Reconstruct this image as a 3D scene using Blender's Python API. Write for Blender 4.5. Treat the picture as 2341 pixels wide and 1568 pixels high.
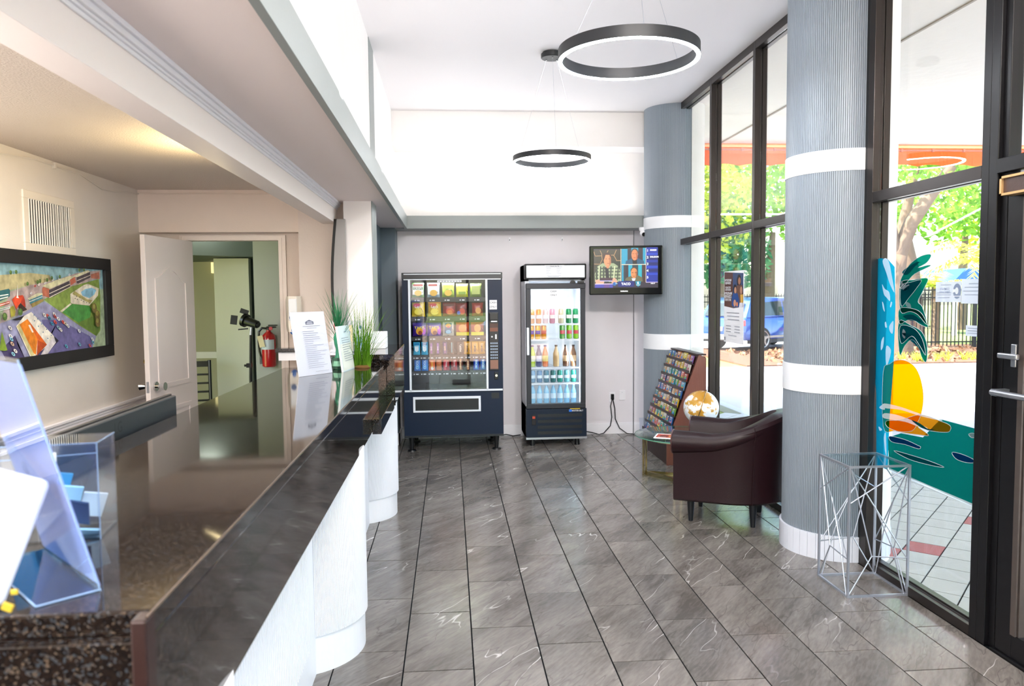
import bpy, bmesh, math, random
from math import sin, cos, pi, radians
from mathutils import Vector, Matrix

random.seed(7)
for _o in list(bpy.data.objects):
    bpy.data.objects.remove(_o, do_unlink=True)
S = bpy.context.scene
COL = S.collection

# ------------------------------------------------------------------ camera
cd = bpy.data.cameras.new('camera'); cam = bpy.data.objects.new('camera', cd); COL.objects.link(cam)
RT = Vector((0.9967175, -0.0804006, -0.0094825)); UP = Vector((0.0144724, 0.0617094, 0.9979892)); FW = Vector((0.0796537, 0.9948506, -0.0626704))
cam.matrix_world = Matrix(((RT.x, UP.x, -FW.x, 0), (RT.y, UP.y, -FW.y, 0), (RT.z, UP.z, -FW.z, 1.6345), (0, 0, 0, 1)))
cd.sensor_width = 36; cd.lens = 36 * 1750.85 / 2341; cd.clip_start = .05; cd.clip_end = 500
cd.dof.use_dof = True; cd.dof.focus_distance = 5.0; cd.dof.aperture_fstop = 4.6
S.camera = cam

# ------------------------------------------------------------------ world, sun, area lights, exposure
S.view_settings.view_transform = 'Standard'; S.view_settings.look = 'None'
S.view_settings.exposure = 0.6; S.view_settings.gamma = 1.0
try: S.view_settings.use_curve_mapping = False
except Exception: pass
W = bpy.data.worlds.new('sky'); S.world = W; W.use_nodes = True
wn = W.node_tree.nodes; wl = W.node_tree.links
sky = wn.new('ShaderNodeTexSky'); sky.sky_type = 'NISHITA'; sky.sun_disc = False
sky.sun_elevation = radians(58); sky.sun_rotation = radians(270); sky.air_density = 1.2; sky.dust_density = 2.5
bg = wn['Background']; bg.inputs['Strength'].default_value = 0.85
wl.new(sky.outputs[0], bg.inputs[0])
sd = bpy.data.lights.new('sun', 'SUN'); sd.energy = 13.0; sd.angle = radians(.6); sd.color = (1, .95, .86)
so = bpy.data.objects.new('sun', sd); COL.objects.link(so)
so.rotation_euler = Vector((0.60, 0.06, -1)).to_track_quat('-Z', 'Y').to_euler()

def area(name, loc, size, energy, color=(1, 1, 1), target=None, sy=None):
    l = bpy.data.lights.new(name, 'AREA'); l.energy = energy; l.color = color; l.size = size
    if sy: l.shape = 'RECTANGLE'; l.size_y = sy
    o = bpy.data.objects.new(name, l); COL.objects.link(o); o.location = loc
    d = Vector(target) - Vector(loc) if target else Vector((0, 0, -1))
    o.rotation_euler = d.to_track_quat('-Z', 'Y').to_euler()
    return o
# fill lights added behind the camera to brighten the lobby; frames follow further down
area('ceiling_light_lamp', (0.9, -0.6, 3.56), 1.1, 70, (1, .94, .90))
area('ceiling_light_lamp.001', (0.9, 1.3, 3.56), 1.1, 50, (1, .94, .90))
for _x in (.2, 1.6):   # two unseen fill lights added to brighten the back wall
    _a = area('track_light_lamp', (_x, 0.9, 3.40), .16, 8, (1, .95, .92), (max(_x, .6), 8.8, 1.0)); _a.data.spread = radians(62)
# unseen fill lights added behind the counter; the first uplight makes the warm ceiling glow
area('reception_lamp', (-1.7, -.7, 2.44), .9, 175, (1, .965, .93))
area('reception_uplight', (-1.14, 4.5, 2.28), .2, 8, (1, .80, .42), (-1.25, 4.4, 2.48), .7)
area('reception_uplight.001', (-1.5, 1.2, 1.9), .6, 12, (1, .93, .88), (-1.5, 1.6, 2.48), 1.6)  # second uplight, added to brighten the low ceilings
area('reception_lamp.001', (-1.9, 3.2, 2.46), .9, 30, (1, .96, .92))
area('office_lamp', (-2.6, 8.2, 2.5), .4, 20, (1, .96, .86))
# light strips that lie on the ledge over the grey fascia and wash the upper wall and ceiling
for i, yy in enumerate((0.6, 3.4, 5.4, 7.4)):
    area('ledge_strip_lamp', (-.535, yy, 2.53), .09, 5.5, (.97, .97, 1), (0.0, yy, 3.6), 1.6)
area('ledge_strip_lamp', (.9, 8.6, 2.53), 2.2, 9, (.95, .97, 1), (.9, 8.3, 3.6), .12)
# uplights that stand on the ledge over the back beam and wash the wall above
for i, xx in enumerate((0.32, 1.27)):
    l = bpy.data.lights.new('ledge_uplight', 'SPOT'); l.energy = 7; l.spot_size = radians(85); l.spot_blend = 1; l.shadow_soft_size = .05; l.color = (.86, .92, 1)
    o = bpy.data.objects.new('ledge_uplight_lamp', l); COL.objects.link(o); o.location = (xx, 8.5, 2.55)
    o.rotation_euler = Vector((0, .45, 1)).to_track_quat('-Z', 'Y').to_euler()

# ------------------------------------------------------------------ helpers
def lin(h):
    if isinstance(h, (tuple, list)): return tuple(h)
    h = h.lstrip('#'); v = [int(h[i:i+2], 16) / 255 for i in (0, 2, 4)]
    return tuple(c / 12.92 if c <= .04045 else ((c + .055) / 1.055) ** 2.4 for c in v)

MATS = {}
def pm(name, color='808080', rough=.5, metal=0, spec=.5, bump=0, bscale=60, var=0, vscale=8, emit=None, estr=0, coat=0, trans=0, sheen=0):
    if name in MATS: return MATS[name]
    m = bpy.data.materials.new(name); m.use_nodes = True; MATS[name] = m
    n = m.node_tree.nodes; l = m.node_tree.links; b = n['Principled BSDF']; c = lin(color)
    b.inputs['Base Color'].default_value = (*c, 1); b.inputs['Roughness'].default_value = rough
    b.inputs['Metallic'].default_value = metal; b.inputs['Specular IOR Level'].default_value = spec
    if coat: b.inputs['Coat Weight'].default_value = coat; b.inputs['Coat Roughness'].default_value = .08
    if trans: b.inputs['Transmission Weight'].default_value = trans
    if emit: b.inputs['Emission Color'].default_value = (*lin(emit), 1); b.inputs['Emission Strength'].default_value = estr
    tc = n.new('ShaderNodeTexCoord')
    if var or not bump:
        nz = n.new('ShaderNodeTexNoise'); nz.inputs['Scale'].default_value = vscale; nz.inputs['Detail'].default_value = 4; l.new(tc.outputs['Object'], nz.inputs['Vector'])
        mx = n.new('ShaderNodeMix'); mx.data_type = 'RGBA'; v = var or .04
        mx.inputs['A'].default_value = (*[x * (1 - v) for x in c], 1); mx.inputs['B'].default_value = (*[min(1, x * (1 + v)) for x in c], 1)
        l.new(nz.outputs['Fac'], mx.inputs['Factor']); l.new(mx.outputs['Result'], b.inputs['Base Color'])
    if bump:
        nz = n.new('ShaderNodeTexNoise'); nz.inputs['Scale'].default_value = bscale; nz.inputs['Detail'].default_value = 3; l.new(tc.outputs['Object'], nz.inputs['Vector'])
        bp = n.new('ShaderNodeBump'); bp.inputs['Strength'].default_value = bump; bp.inputs['Distance'].default_value = .01
        l.new(nz.outputs['Fac'], bp.inputs['Height']); l.new(bp.outputs['Normal'], b.inputs['Normal'])
    return m

def glass(name, tint=(1, 1, 1), base=.05, amp=.9):
    if name in MATS: return MATS[name]
    m = bpy.data.materials.new(name); m.use_nodes = True; MATS[name] = m
    n = m.node_tree.nodes; l = m.node_tree.links; n.remove(n['Principled BSDF']); out = n['Material Output']
    g = n.new('ShaderNodeNewGeometry'); dt = n.new('ShaderNodeVectorMath'); dt.operation = 'DOT_PRODUCT'
    l.new(g.outputs['Incoming'], dt.inputs[0]); l.new(g.outputs['Normal'], dt.inputs[1])
    def M(op, a, b=None):
        x = n.new('ShaderNodeMath'); x.operation = op
        if isinstance(a, (int, float)): x.inputs[0].default_value = a
        else: l.new(a, x.inputs[0])
        if b is not None:
            if isinstance(b, (int, float)): x.inputs[1].default_value = b
            else: l.new(b, x.inputs[1])
        return x.outputs[0]
    f = M('ADD', M('MULTIPLY', M('POWER', M('SUBTRACT', 1.0, M('ABSOLUTE', dt.outputs['Value'])), 5.0), amp), base)
    t = n.new('ShaderNodeBsdfTransparent'); t.inputs[0].default_value = (*tint, 1)
    gl = n.new('ShaderNodeBsdfGlossy'); gl.inputs['Roughness'].default_value = .0
    mx = n.new('ShaderNodeMixShader'); l.new(f, mx.inputs[0]); l.new(t.outputs[0], mx.inputs[1]); l.new(gl.outputs[0], mx.inputs[2]); l.new(mx.outputs[0], out.inputs[0])
    return m

def film(name, color, opac=.35, tintpow=1.0):
    """coloured translucent vinyl film stuck on glass"""
    if name in MATS: return MATS[name]
    m = bpy.data.materials.new(name); m.use_nodes = True; MATS[name] = m
    n = m.node_tree.nodes; l = m.node_tree.links; n.remove(n['Principled BSDF']); out = n['Material Output']; c = lin(color)
    t = n.new('ShaderNodeBsdfTransparent'); t.inputs[0].default_value = (*[x ** tintpow for x in c], 1)
    d = n.new('ShaderNodeBsdfDiffuse'); d.inputs[0].default_value = (*c, 1)
    tr = n.new('ShaderNodeBsdfTranslucent'); tr.inputs[0].default_value = (*c, 1)
    a = n.new('ShaderNodeMixShader'); a.inputs[0].default_value = .5; l.new(d.outputs[0], a.inputs[1]); l.new(tr.outputs[0], a.inputs[2])
    x = n.new('ShaderNodeMixShader'); x.inputs[0].default_value = opac; l.new(t.outputs[0], x.inputs[1]); l.new(a.outputs[0], x.inputs[2]); l.new(x.outputs[0], out.inputs[0])
    return m

def attrmat(name, rough=.5, emit=0, spec=.4, noise=0):
    """flat print: colours come from the print's own colour attribute"""
    if name in MATS: return MATS[name]
    m = bpy.data.materials.new(name); m.use_nodes = True; MATS[name] = m
    n = m.node_tree.nodes; l = m.node_tree.links; b = n['Principled BSDF']
    a = n.new('ShaderNodeAttribute'); a.attribute_name = 'Col'
    if noise:
        tc = n.new('ShaderNodeTexCoord'); nz = n.new('ShaderNodeTexNoise'); nz.inputs['Scale'].default_value = 22; nz.inputs['Detail'].default_value = 6; l.new(tc.outputs['Object'], nz.inputs['Vector'])
        mr = n.new('ShaderNodeMapRange'); mr.inputs['From Min'].default_value = .3; mr.inputs['From Max'].default_value = .7; mr.inputs['To Min'].default_value = .6; mr.inputs['To Max'].default_value = 1.15; l.new(nz.outputs['Fac'], mr.inputs['Value'])
        vm_ = n.new('ShaderNodeVectorMath'); vm_.operation = 'SCALE'; l.new(a.outputs['Color'], vm_.inputs[0]); l.new(mr.outputs[0], vm_.inputs['Scale']); l.new(vm_.outputs[0], b.inputs['Base Color'])
    elif emit: b.inputs['Base Color'].default_value = (.01, .01, .012, 1)
    else: l.new(a.outputs['Color'], b.inputs['Base Color'])
    b.inputs['Roughness'].default_value = rough; b.inputs['Specular IOR Level'].default_value = spec
    if emit: l.new(a.outputs['Color'], b.inputs['Emission Color']); b.inputs['Emission Strength'].default_value = emit
    return m

ORG = {}
class B:
    def __init__(s): s.b = bmesh.new()
    def box(s, x0, y0, z0, x1, y1, z1):
        if x1 < x0: x0, x1 = x1, x0
        if y1 < y0: y0, y1 = y1, y0
        if z1 < z0: z0, z1 = z1, z0
        v = [s.b.verts.new(p) for p in ((x0,y0,z0),(x1,y0,z0),(x1,y1,z0),(x0,y1,z0),(x0,y0,z1),(x1,y0,z1),(x1,y1,z1),(x0,y1,z1))]
        for f in ((3,2,1,0),(4,5,6,7),(0,1,5,4),(1,2,6,5),(2,3,7,6),(3,0,4,7)): s.b.faces.new([v[i] for i in f])
        return s
    def obox(s, M, x0, y0, z0, x1, y1, z1):
        n = len(s.b.verts); s.box(x0, y0, z0, x1, y1, z1); s.b.verts.ensure_lookup_table()
        for v in s.b.verts[n:]: v.co = M @ v.co
        return s
    def ring(s, c, ax, r, n, up=None):
        ax = Vector(ax).normalized(); u = Vector(up) if up else (Vector((0, 0, 1)) if abs(ax.z) < .9 else Vector((1, 0, 0)))
        a = ax.cross(u).normalized(); b = ax.cross(a).normalized(); c = Vector(c)
        return [s.b.verts.new(c + (a * cos(2*pi*i/n) + b * sin(2*pi*i/n)) * r) for i in range(n)]
    def skin(s, r0, r1):
        n = len(r0)
        for i in range(n): s.b.faces.new((r0[i], r0[(i+1) % n], r1[(i+1) % n], r1[i]))
    def cyl(s, p0, p1, r0, r1=None, n=12):
        r1 = r0 if r1 is None else r1; ax = Vector(p1) - Vector(p0)
        a = s.ring(p0, ax, r0, n); b = s.ring(p1, ax, r1, n); s.skin(a, b); s.b.faces.new(a[::-1]); s.b.faces.new(b); return s
    def tube(s, pts, r, n=8, closed=False):
        P = [Vector(p) for p in pts]; R = []; rr = r if isinstance(r, (list, tuple)) else [r] * len(P)
        ref = Vector((.13, .27, .95))
        for i, p in enumerate(P):
            if closed: d = P[(i+1) % len(P)] - P[i-1]
            else: d = P[min(i+1, len(P)-1)] - P[max(i-1, 0)]
            R.append(s.ring(p, d, rr[i], n, ref))
        for i in range(len(R) - 1): s.skin(R[i], R[i+1])
        if closed: s.skin(R[-1], R[0])
        else: s.b.faces.new(R[0][::-1]); s.b.faces.new(R[-1])
        return s
    def lathe(s, prof, c=(0, 0, 0), n=24, cap=True, a0=0, a1=2*pi):
        full = abs(a1 - a0 - 2*pi) < 1e-6; m = n if full else n + 1; R = []
        for r, z in prof:
            R.append([s.b.verts.new((c[0] + r*cos(a0 + (a1-a0)*i/n), c[1] + r*sin(a0 + (a1-a0)*i/n), c[2] + z)) for i in range(m)])
        for a, b in zip(R, R[1:]):
            for i in range(n): s.b.faces.new((a[i], a[(i+1) % m], b[(i+1) % m], b[i]))
        if cap and full:
            s.b.faces.new(R[0][::-1]); s.b.faces.new(R[-1])
        return s
    def prism(s, pts, axis, a, b):
        def P(u, v, w):
            return {'X': (w, u, v), 'Y': (u, w, v), 'Z': (u, v, w)}[axis]
        A = [s.b.verts.new(P(u, v, a)) for u, v in pts]; Bv = [s.b.verts.new(P(u, v, b)) for u, v in pts]
        s.skin(A, Bv); s.b.faces.new(A[::-1]); s.b.faces.new(Bv); return s
    def poly(s, pts):
        s.b.faces.new([s.b.verts.new(p) for p in pts]); return s
    def sphere(s, c, r, n=16, m=10, sc=(1, 1, 1)):
        r0 = bmesh.ops.create_uvsphere(s.b, u_segments=n, v_segments=m, radius=r)
        for v in r0['verts']: v.co = Vector((v.co.x*sc[0] + c[0], v.co.y*sc[1] + c[1], v.co.z*sc[2] + c[2]))
        return s
    def loft(s, rings, closed_ends=True):
        R = [[s.b.verts.new(p) for p in r] for r in rings]
        for a, b in zip(R, R[1:]): s.skin(a, b)
        if closed_ends: s.b.faces.new(R[0][::-1]); s.b.faces.new(R[-1])
        return s

def tag(o, label=None, cat=None, group=None, kind=None):
    if label: o['label'] = label
    if cat: o['category'] = cat
    if group: o['group'] = group
    if kind: o['kind'] = kind
    return o

def obj(name, bm, mat, parent=None, smooth=False, bevel=0, local=False, loc=None, seg=2, norm=True):
    b = bm.b if isinstance(bm, B) else bm
    if norm: bmesh.ops.recalc_face_normals(b, faces=b.faces)
    me = bpy.data.meshes.new(name); b.to_mesh(me); b.free()
    me.materials.append(mat)
    o = bpy.data.objects.new(name, me); COL.objects.link(o)
    org = Vector((0, 0, 0))
    if parent is not None: o.parent = parent; org = ORG.get(parent.name, Vector((0, 0, 0)))
    if not local: me.transform(Matrix.Translation(-org))
    if loc is not None: o.location = loc
    ORG[o.name] = org if parent is not None else Vector((0, 0, 0))
    if smooth:
        for p in me.polygons: p.use_smooth = True
        try: me.set_sharp_from_angle(angle=radians(38))
        except Exception: pass
    if bevel:
        md = o.modifiers.new('bevel', 'BEVEL'); md.width = bevel; md.segments = seg; md.limit_method = 'ANGLE'; md.angle_limit = radians(40)
    return o

def thing(name, label, cat, loc=(0, 0, 0), rz=0, group=None):
    o = bpy.data.objects.new(name, None); COL.objects.link(o); o.location = loc; o.rotation_euler = (0, 0, rz); o.empty_display_size = .1
    ORG[o.name] = Vector(loc); tag(o, label, cat, group); return o

def struct(name, bm, m, parent=None, **k):
    o = obj(name, bm, m, parent, **k)
    if parent is None: o['kind'] = 'structure'
    return o

def sroot(name):
    o = bpy.data.objects.new(name, None); COL.objects.link(o); o['kind'] = 'structure'; ORG[o.name] = Vector((0, 0, 0)); return o

def child(parent, src, name=None, loc=None, label=None):
    c = src.copy(); COL.objects.link(c); c.parent = parent
    if loc is not None: c.location = loc
    return c

def copytree(src, loc=None, rz=None, label=None, group=None):
    r = src.copy(); COL.objects.link(r)
    if loc is not None: r.location = loc; ORG[r.name] = Vector(loc)
    if rz is not None: r.rotation_euler = (0, 0, rz)
    if label: r['label'] = label
    if group: r['group'] = group
    for ch in list(src.children):
        c = ch.copy(); COL.objects.link(c); c.parent = r
        for g in list(ch.children):
            d = g.copy(); COL.objects.link(d); d.parent = c
    return r

def decal(name, plane, val, sgn, shapes, mat, parent=None, step=.0005, local=False):
    """one flat print: list of (colour, polygon) laid over each other, each a hair prouder; plane 'X','Y','Z' at val, growing towards sgn"""
    bm = bmesh.new(); cl = bm.loops.layers.float_color.new('Col')
    for i, (c, pts) in enumerate(shapes):
        w = val + sgn * step * i; c = lin(c)
        vs = [bm.verts.new({'X': (w, p[0], p[1]), 'Y': (p[0], w, p[1]), 'Z': (p[0], p[1], w)}[plane]) for p in pts]
        try: f = bm.faces.new(vs)
        except ValueError: continue
        for lp in f.loops: lp[cl] = (*c, 1)
    bmesh.ops.triangulate(bm, faces=bm.faces)
    nn = {'X': Vector((1, 0, 0)), 'Y': Vector((0, 1, 0)), 'Z': Vector((0, 0, 1))}[plane] * sgn
    bm.normal_update()
    for f in bm.faces:
        if f.normal.dot(nn) < 0: f.normal_flip()
    return obj(name, bm, mat, parent, local=local, norm=False)

def rect(x0, z0, x1, z1): return [(x0, z0), (x1, z0), (x1, z1), (x0, z1)]
def ell(cx, cz, rx, rz, n=16, a=0): return [(cx + rx*cos(2*pi*i/n)*cos(a) - rz*sin(2*pi*i/n)*sin(a), cz + rx*cos(2*pi*i/n)*sin(a) + rz*sin(2*pi*i/n)*cos(a)) for i in range(n)]

def text(name, body, size, loc, rot, mat, parent=None, align='CENTER', sx=1, depth=0):
    c = bpy.data.curves.new(name, 'FONT'); c.body = body; c.size = size; c.align_x = align; c.align_y = 'CENTER'; c.extrude = depth; c.offset = size*.012
    t = bpy.data.objects.new(name, c)
    dg = bpy.context.evaluated_depsgraph_get()
    COL.objects.link(t); dg.update(); me = bpy.data.meshes.new_from_object(t.evaluated_get(dg)); bpy.data.objects.remove(t)
    org = ORG.get(parent.name, Vector((0, 0, 0))) if parent else Vector((0, 0, 0))
    M = Matrix.Translation(Vector(loc) - org) @ rot.to_4x4() @ Matrix.Diagonal((sx, 1, 1, 1)); me.transform(M); me.materials.clear(); me.materials.append(mat)
    o = bpy.data.objects.new(name, me); COL.objects.link(o)
    if parent: o.parent = parent; ORG[o.name] = org
    return o
RX = Matrix.Rotation(pi/2, 3, 'X')                       # text facing -Y
RXL = Matrix.Rotation(-pi/2, 3, 'Z') @ RX                 # text facing -X
RXR = Matrix.Rotation(pi/2, 3, 'Z') @ RX                  # text facing +X

# ------------------------------------------------------------------ materials
PRINT = attrmat('print_ink', .55); PAINT = attrmat('painted_print', .45, noise=1); SCREEN = attrmat('screen_picture', .3, 1.0); GLOSSPRINT = attrmat('glossy_print', .25)
WHITEW = pm('white_wall_paint', 'f0ece9', .6, bump=.05, bscale=120, var=.02)
LOWW = pm('pale_grey_wall_paint', 'e2dde1', .5, bump=.04, bscale=150, var=.02)
CEILM = pm('ceiling_paint', 'eeeaea', .55, bump=.06, bscale=90)
POPC = pm('textured_ceiling_paint', 'ddd0c6', .8, bump=.5, bscale=110)
SOFF = pm('soffit_paint', 'efe2de', .55, bump=.08, bscale=30)
GREYP = pm('grey_paint', '8f9593', .45, bump=.05, bscale=100, var=.03)
DGREY = pm('slate_grey_paint', '56656f', .45, bump=.04, bscale=100)
CREAM = pm('cream_wall_paint', 'e0d9d0', .6, bump=.12, bscale=160, var=.03)
TRIMW = pm('white_trim_paint', 'eceaee', .35)
BRONZE = pm('dark_bronze_aluminium', '352f2d', .32, .6)
BRDARK = pm('black_aluminium', '141316', .35, .4)
BRMID = pm('worn_bronze_aluminium', '5d5450', .38, .5, var=.12, vscale=30)
GLASS = glass('window_glass', (.97, .985, .975), .035)
GLASSV = glass('cabinet_glass', (.96, .97, .98), .055)
ACRYL = glass('clear_acrylic', (.93, .96, 1.0), .06)
GREENGL = glass('green_edged_glass', (.78, .93, .88), .06)
BLACKPL = pm('black_plastic', '0c0d10', .3)
BLACKM = pm('matt_black', '0e0e10', .6)
CHROME = pm('chrome', 'd8d8d8', .08, 1)
SILVER = pm('brushed_silver_metal', 'b9bcc4', .3, .9)
WHITEPL = pm('white_plastic', 'eef0f4', .35)
PAPER = pm('white_paper', 'f2f2f6', .6)
# ================================================================== setting
ZC = 3.62
def tile_material():
    m = bpy.data.materials.new('marbled_porcelain_tile'); m.use_nodes = True; n = m.node_tree.nodes; l = m.node_tree.links; b = n['Principled BSDF']
    tc = n.new('ShaderNodeTexCoord'); oi = n.new('ShaderNodeObjectInfo')
    sc = n.new('ShaderNodeVectorMath'); sc.operation = 'SCALE'; sc.inputs['Scale'].default_value = 31.0
    cx = n.new('ShaderNodeCombineXYZ'); l.new(oi.outputs['Random'], cx.inputs[0]); l.new(oi.outputs['Random'], cx.inputs[2]); l.new(cx.outputs[0], sc.inputs[0])
    ad = n.new('ShaderNodeVectorMath'); ad.operation = 'ADD'; l.new(tc.outputs['Object'], ad.inputs[0]); l.new(sc.outputs[0], ad.inputs[1])
    def noise(scale, det, dist=0, vec=ad.outputs[0]):
        x = n.new('ShaderNodeTexNoise'); x.inputs['Scale'].default_value = scale; x.inputs['Detail'].default_value = det; x.inputs['Distortion'].default_value = dist; l.new(vec, x.inputs['Vector']); return x.outputs['Fac']
    m0 = n.new('ShaderNodeMapping'); m0.inputs['Rotation'].default_value = (0, 0, radians(-52)); l.new(ad.outputs[0], m0.inputs['Vector'])
    mp = n.new('ShaderNodeMapping'); mp.inputs['Scale'].default_value = (.42, 1.9, 1); l.new(m0.outputs[0], mp.inputs['Vector'])
    base = noise(3.0, 8, .9, mp.outputs[0])
    r = n.new('ShaderNodeValToRGB'); r.color_ramp.elements[0].position = .3; r.color_ramp.elements[0].color = (*lin('5a5551'), 1); r.color_ramp.elements[1].position = .7; r.color_ramp.elements[1].color = (*lin('857f7a'), 1); fine = noise(38, 5, .3, mp.outputs[0]); fm = n.new('ShaderNodeMath'); fm.operation = 'MULTIPLY_ADD'; fm.inputs[1].default_value = .45; fm.inputs[2].default_value = -.225; l.new(fine, fm.inputs[0]); fa = n.new('ShaderNodeMath'); fa.operation = 'ADD'; l.new(fm.outputs[0], fa.inputs[0]); l.new(base, fa.inputs[1]); l.new(fa.outputs[0], r.inputs[0])
    def vein(scale, thr, width, dist):
        v = noise(scale, 3.2, dist, mp.outputs[0])
        s = n.new('ShaderNodeMath'); s.operation = 'SUBTRACT'; s.inputs[1].default_value = thr; l.new(v, s.inputs[0])
        a = n.new('ShaderNodeMath'); a.operation = 'ABSOLUTE'; l.new(s.outputs[0], a.inputs[0])
        mr = n.new('ShaderNodeMapRange'); mr.inputs['From Min'].default_value = 0; mr.inputs['From Max'].default_value = width; mr.inputs['To Min'].default_value = 1; mr.inputs['To Max'].default_value = 0; l.new(a.outputs[0], mr.inputs['Value'])
        return mr.outputs[0]
    w = vein(2.1, .55, .0055, .1); msk = noise(2.2, 2)
    mk = n.new('ShaderNodeMapRange'); mk.inputs['From Min'].default_value = .48; mk.inputs['From Max'].default_value = .6; l.new(msk, mk.inputs['Value'])
    mu = n.new('ShaderNodeMath'); mu.operation = 'MULTIPLY'; l.new(w, mu.inputs[0]); l.new(mk.outputs[0], mu.inputs[1])
    mx = n.new('ShaderNodeMix'); mx.data_type = 'RGBA'; l.new(mu.outputs[0], mx.inputs['Factor']); l.new(r.outputs[0], mx.inputs['A']); mx.inputs['B'].default_value = (*lin('cfcbc8'), 1)
    d = vein(3.6, .45, .009, .15)
    d2 = n.new('ShaderNodeMath'); d2.operation = 'MULTIPLY'; d2.inputs[1].default_value = .5; l.new(d, d2.inputs[0])
    m2 = n.new('ShaderNodeMix'); m2.data_type = 'RGBA'; l.new(d2.outputs[0], m2.inputs['Factor']); l.new(mx.outputs['Result'], m2.inputs['A']); m2.inputs['B'].default_value = (*lin('4a4542'), 1)
    hs = n.new('ShaderNodeHueSaturation'); mr = n.new('ShaderNodeMapRange'); mr.inputs['To Min'].default_value = .92; mr.inputs['To Max'].default_value = 1.08; l.new(oi.outputs['Random'], mr.inputs['Value']); l.new(mr.outputs[0], hs.inputs['Value']); l.new(m2.outputs['Result'], hs.inputs['Color'])
    l.new(hs.outputs[0], b.inputs['Base Color']); b.inputs['Roughness'].default_value = .2; b.inputs['Specular IOR Level'].default_value = .55
    return m
TILE = tile_material(); GROUT = pm('dark_grout', '0c1014', .9, spec=.1)
floor = struct('floor', B().box(-2.42, -2.3, -.06, 2.53, 8.9, -.0035), GROUT)
LW, LP = .308, .613
tm = {}
def tilemesh(w, h):
    k = (round(w, 3), round(h, 3))
    if k not in tm:
        b = bmesh.new(); g = .003; e = .0012
        pts0 = [(g, g), (w-g, g), (w-g, h-g), (g, h-g)]; q = [(g+e, g+e), (w-g-e, g+e), (w-g-e, h-g-e), (g+e, h-g-e)]
        A = [b.verts.new((x, y, -.004)) for x, y in pts0]; Bv = [b.verts.new((x, y, -.0008)) for x, y in pts0]; Cv = [b.verts.new((x, y, 0)) for x, y in q]
        for i in range(4):
            j = (i+1) % 4; b.faces.new((A[i], A[j], Bv[j], Bv[i])); b.faces.new((Bv[i], Bv[j], Cv[j], Cv[i]))
        b.faces.new(Cv); me = bpy.data.meshes.new('tile'); b.to_mesh(me); b.free(); me.materials.append(TILE); tm[k] = me
    return tm[k]
rest = B()
for k in range(-2, 9):
    x0 = -.2276 + LW*k; x1 = min(x0 + LW, 2.43)
    if x1 - x0 < .02: continue
    off = (3.2673 - .2043*k) % LP
    for j in range(-5, 15):
        y0 = off + LP*j; y1 = y0 + LP
        if y1 < -2.2 or y0 > 8.75: continue
        y1 = min(y1, 8.78)
        if y1 > 1.4:
            o = bpy.data.objects.new('tile', tilemesh(x1-x0, y1-y0)); COL.objects.link(o); o.parent = floor; o.location = (x0, y0, 0)
        else: rest.box(x0+.002, y0+.002, -.004, x1-.002, y1-.002, 0)
o = obj('tiles', rest, TILE, floor); o['kind'] = 'stuff'

# walls and ceilings
struct('wall_back', B().box(-.75, 8.78, 0, 2.6, 8.9, 2.44), LOWW)
struct('wall_back_upper', B().box(-.75, 8.78, 2.44, 2.6, 8.9, ZC), WHITEW)
struct('trim_1', B().box(-.60, 8.43, 2.362, 2.24, 8.78, 2.502), GREYP, bevel=.003)
struct('trim_2', B().box(-.60, 8.43, 3.25, 2.25, 8.78, ZC), WHITEW)
struct('ceiling', B().box(-.75, -2.3, ZC, 2.6, 8.9, ZC+.12), CEILM)
struct('wall_left_upper', B().box(-.72, -2.3, 2.50, -.60, 8.78, ZC), WHITEW)
struct('trim_3', B().box(-.485, -2.3, 2.362, -.455, 8.435, 2.502), GREYP, bevel=.002)
struct('ceiling_low', B().box(-.9, -2.3, 2.372, -.484, 8.78, 2.498), SOFF)
struct('trim_4', B().box(-1.0, -2.3, 2.21, -.885, 6.25, 2.499), pm('beam_paint', 'efe4df', .5, bump=.05, bscale=40), bevel=.002)
c = B()
for (x, z, dx, dz) in ((-.885, 2.318, .008, .012), (-.885, 2.33, .016, .008), (-.885, 2.338, .026, .018), (-.885, 2.356, .036, .016)):
    c.box(x, -2.3, z, x+dx, 6.2, z+dz)
struct('trim_5', c, TRIMW, bevel=.002)
struct('ceiling_office', B().box(-2.5, -2.3, 2.48, -.99, 6.4, 2.56), POPC)
struct('wall_left', B().box(-2.52, -2.3, 0, -2.42, 6.5, 2.48), CREAM)
c = B().box(-2.42, -2.3, .815, -2.405, 6.38, .875).box(-2.42, -2.3, .862, -2.392, 6.38, .878).box(-2.42, -2.3, .80, -2.398, 6.38, .818).box(-2.42, -2.3, .84, -2.400, 6.38, .846)
struct('trim_6', c, TRIMW, bevel=.002)
struct('baseboard_left', B().box(-2.42, -2.3, 0, -2.405, 6.38, .12), TRIMW)
PINK = pm('peach_wall_paint', 'e2d3c8', .6, bump=.1, bscale=90, var=.02)
struct('wall_office_header', B().box(-2.42, 6.25, 2.15, -1.19, 6.5, 2.48), PINK)
struct('wall_office_pier', B().box(-1.19, 6.22, 0, -.80, 6.5, 2.48), pm('pier_paint', 'ddd0c8', .6, bump=.1, bscale=60))
struct('wall_office_back', B().box(-2.42, 6.4, 0, -2.10, 6.5, 2.15).box(-1.385, 6.4, 0, -1.19, 6.5, 2.15).box(-2.10, 6.4, 2.095, -1.385, 6.5, 2.15), PINK)
c = B()
for dx, w, dy in ((0, .06, .012), (.008, .02, .018), (.045, .015, .022)):
    zt_ = 2.095+dx*.7
    c.box(-2.10-dx-w, 6.4-dy, 0, -2.10-dx, 6.4-.0005*dx*100, zt_).box(-1.385+dx, 6.4-dy, 0, -1.385+dx+w, 6.4-.0005*dx*100, zt_).box(-2.10-dx-w, 6.4-dy, zt_, -1.385+dx+w, 6.4-.0005*dx*100, zt_+w*.6)
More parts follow.
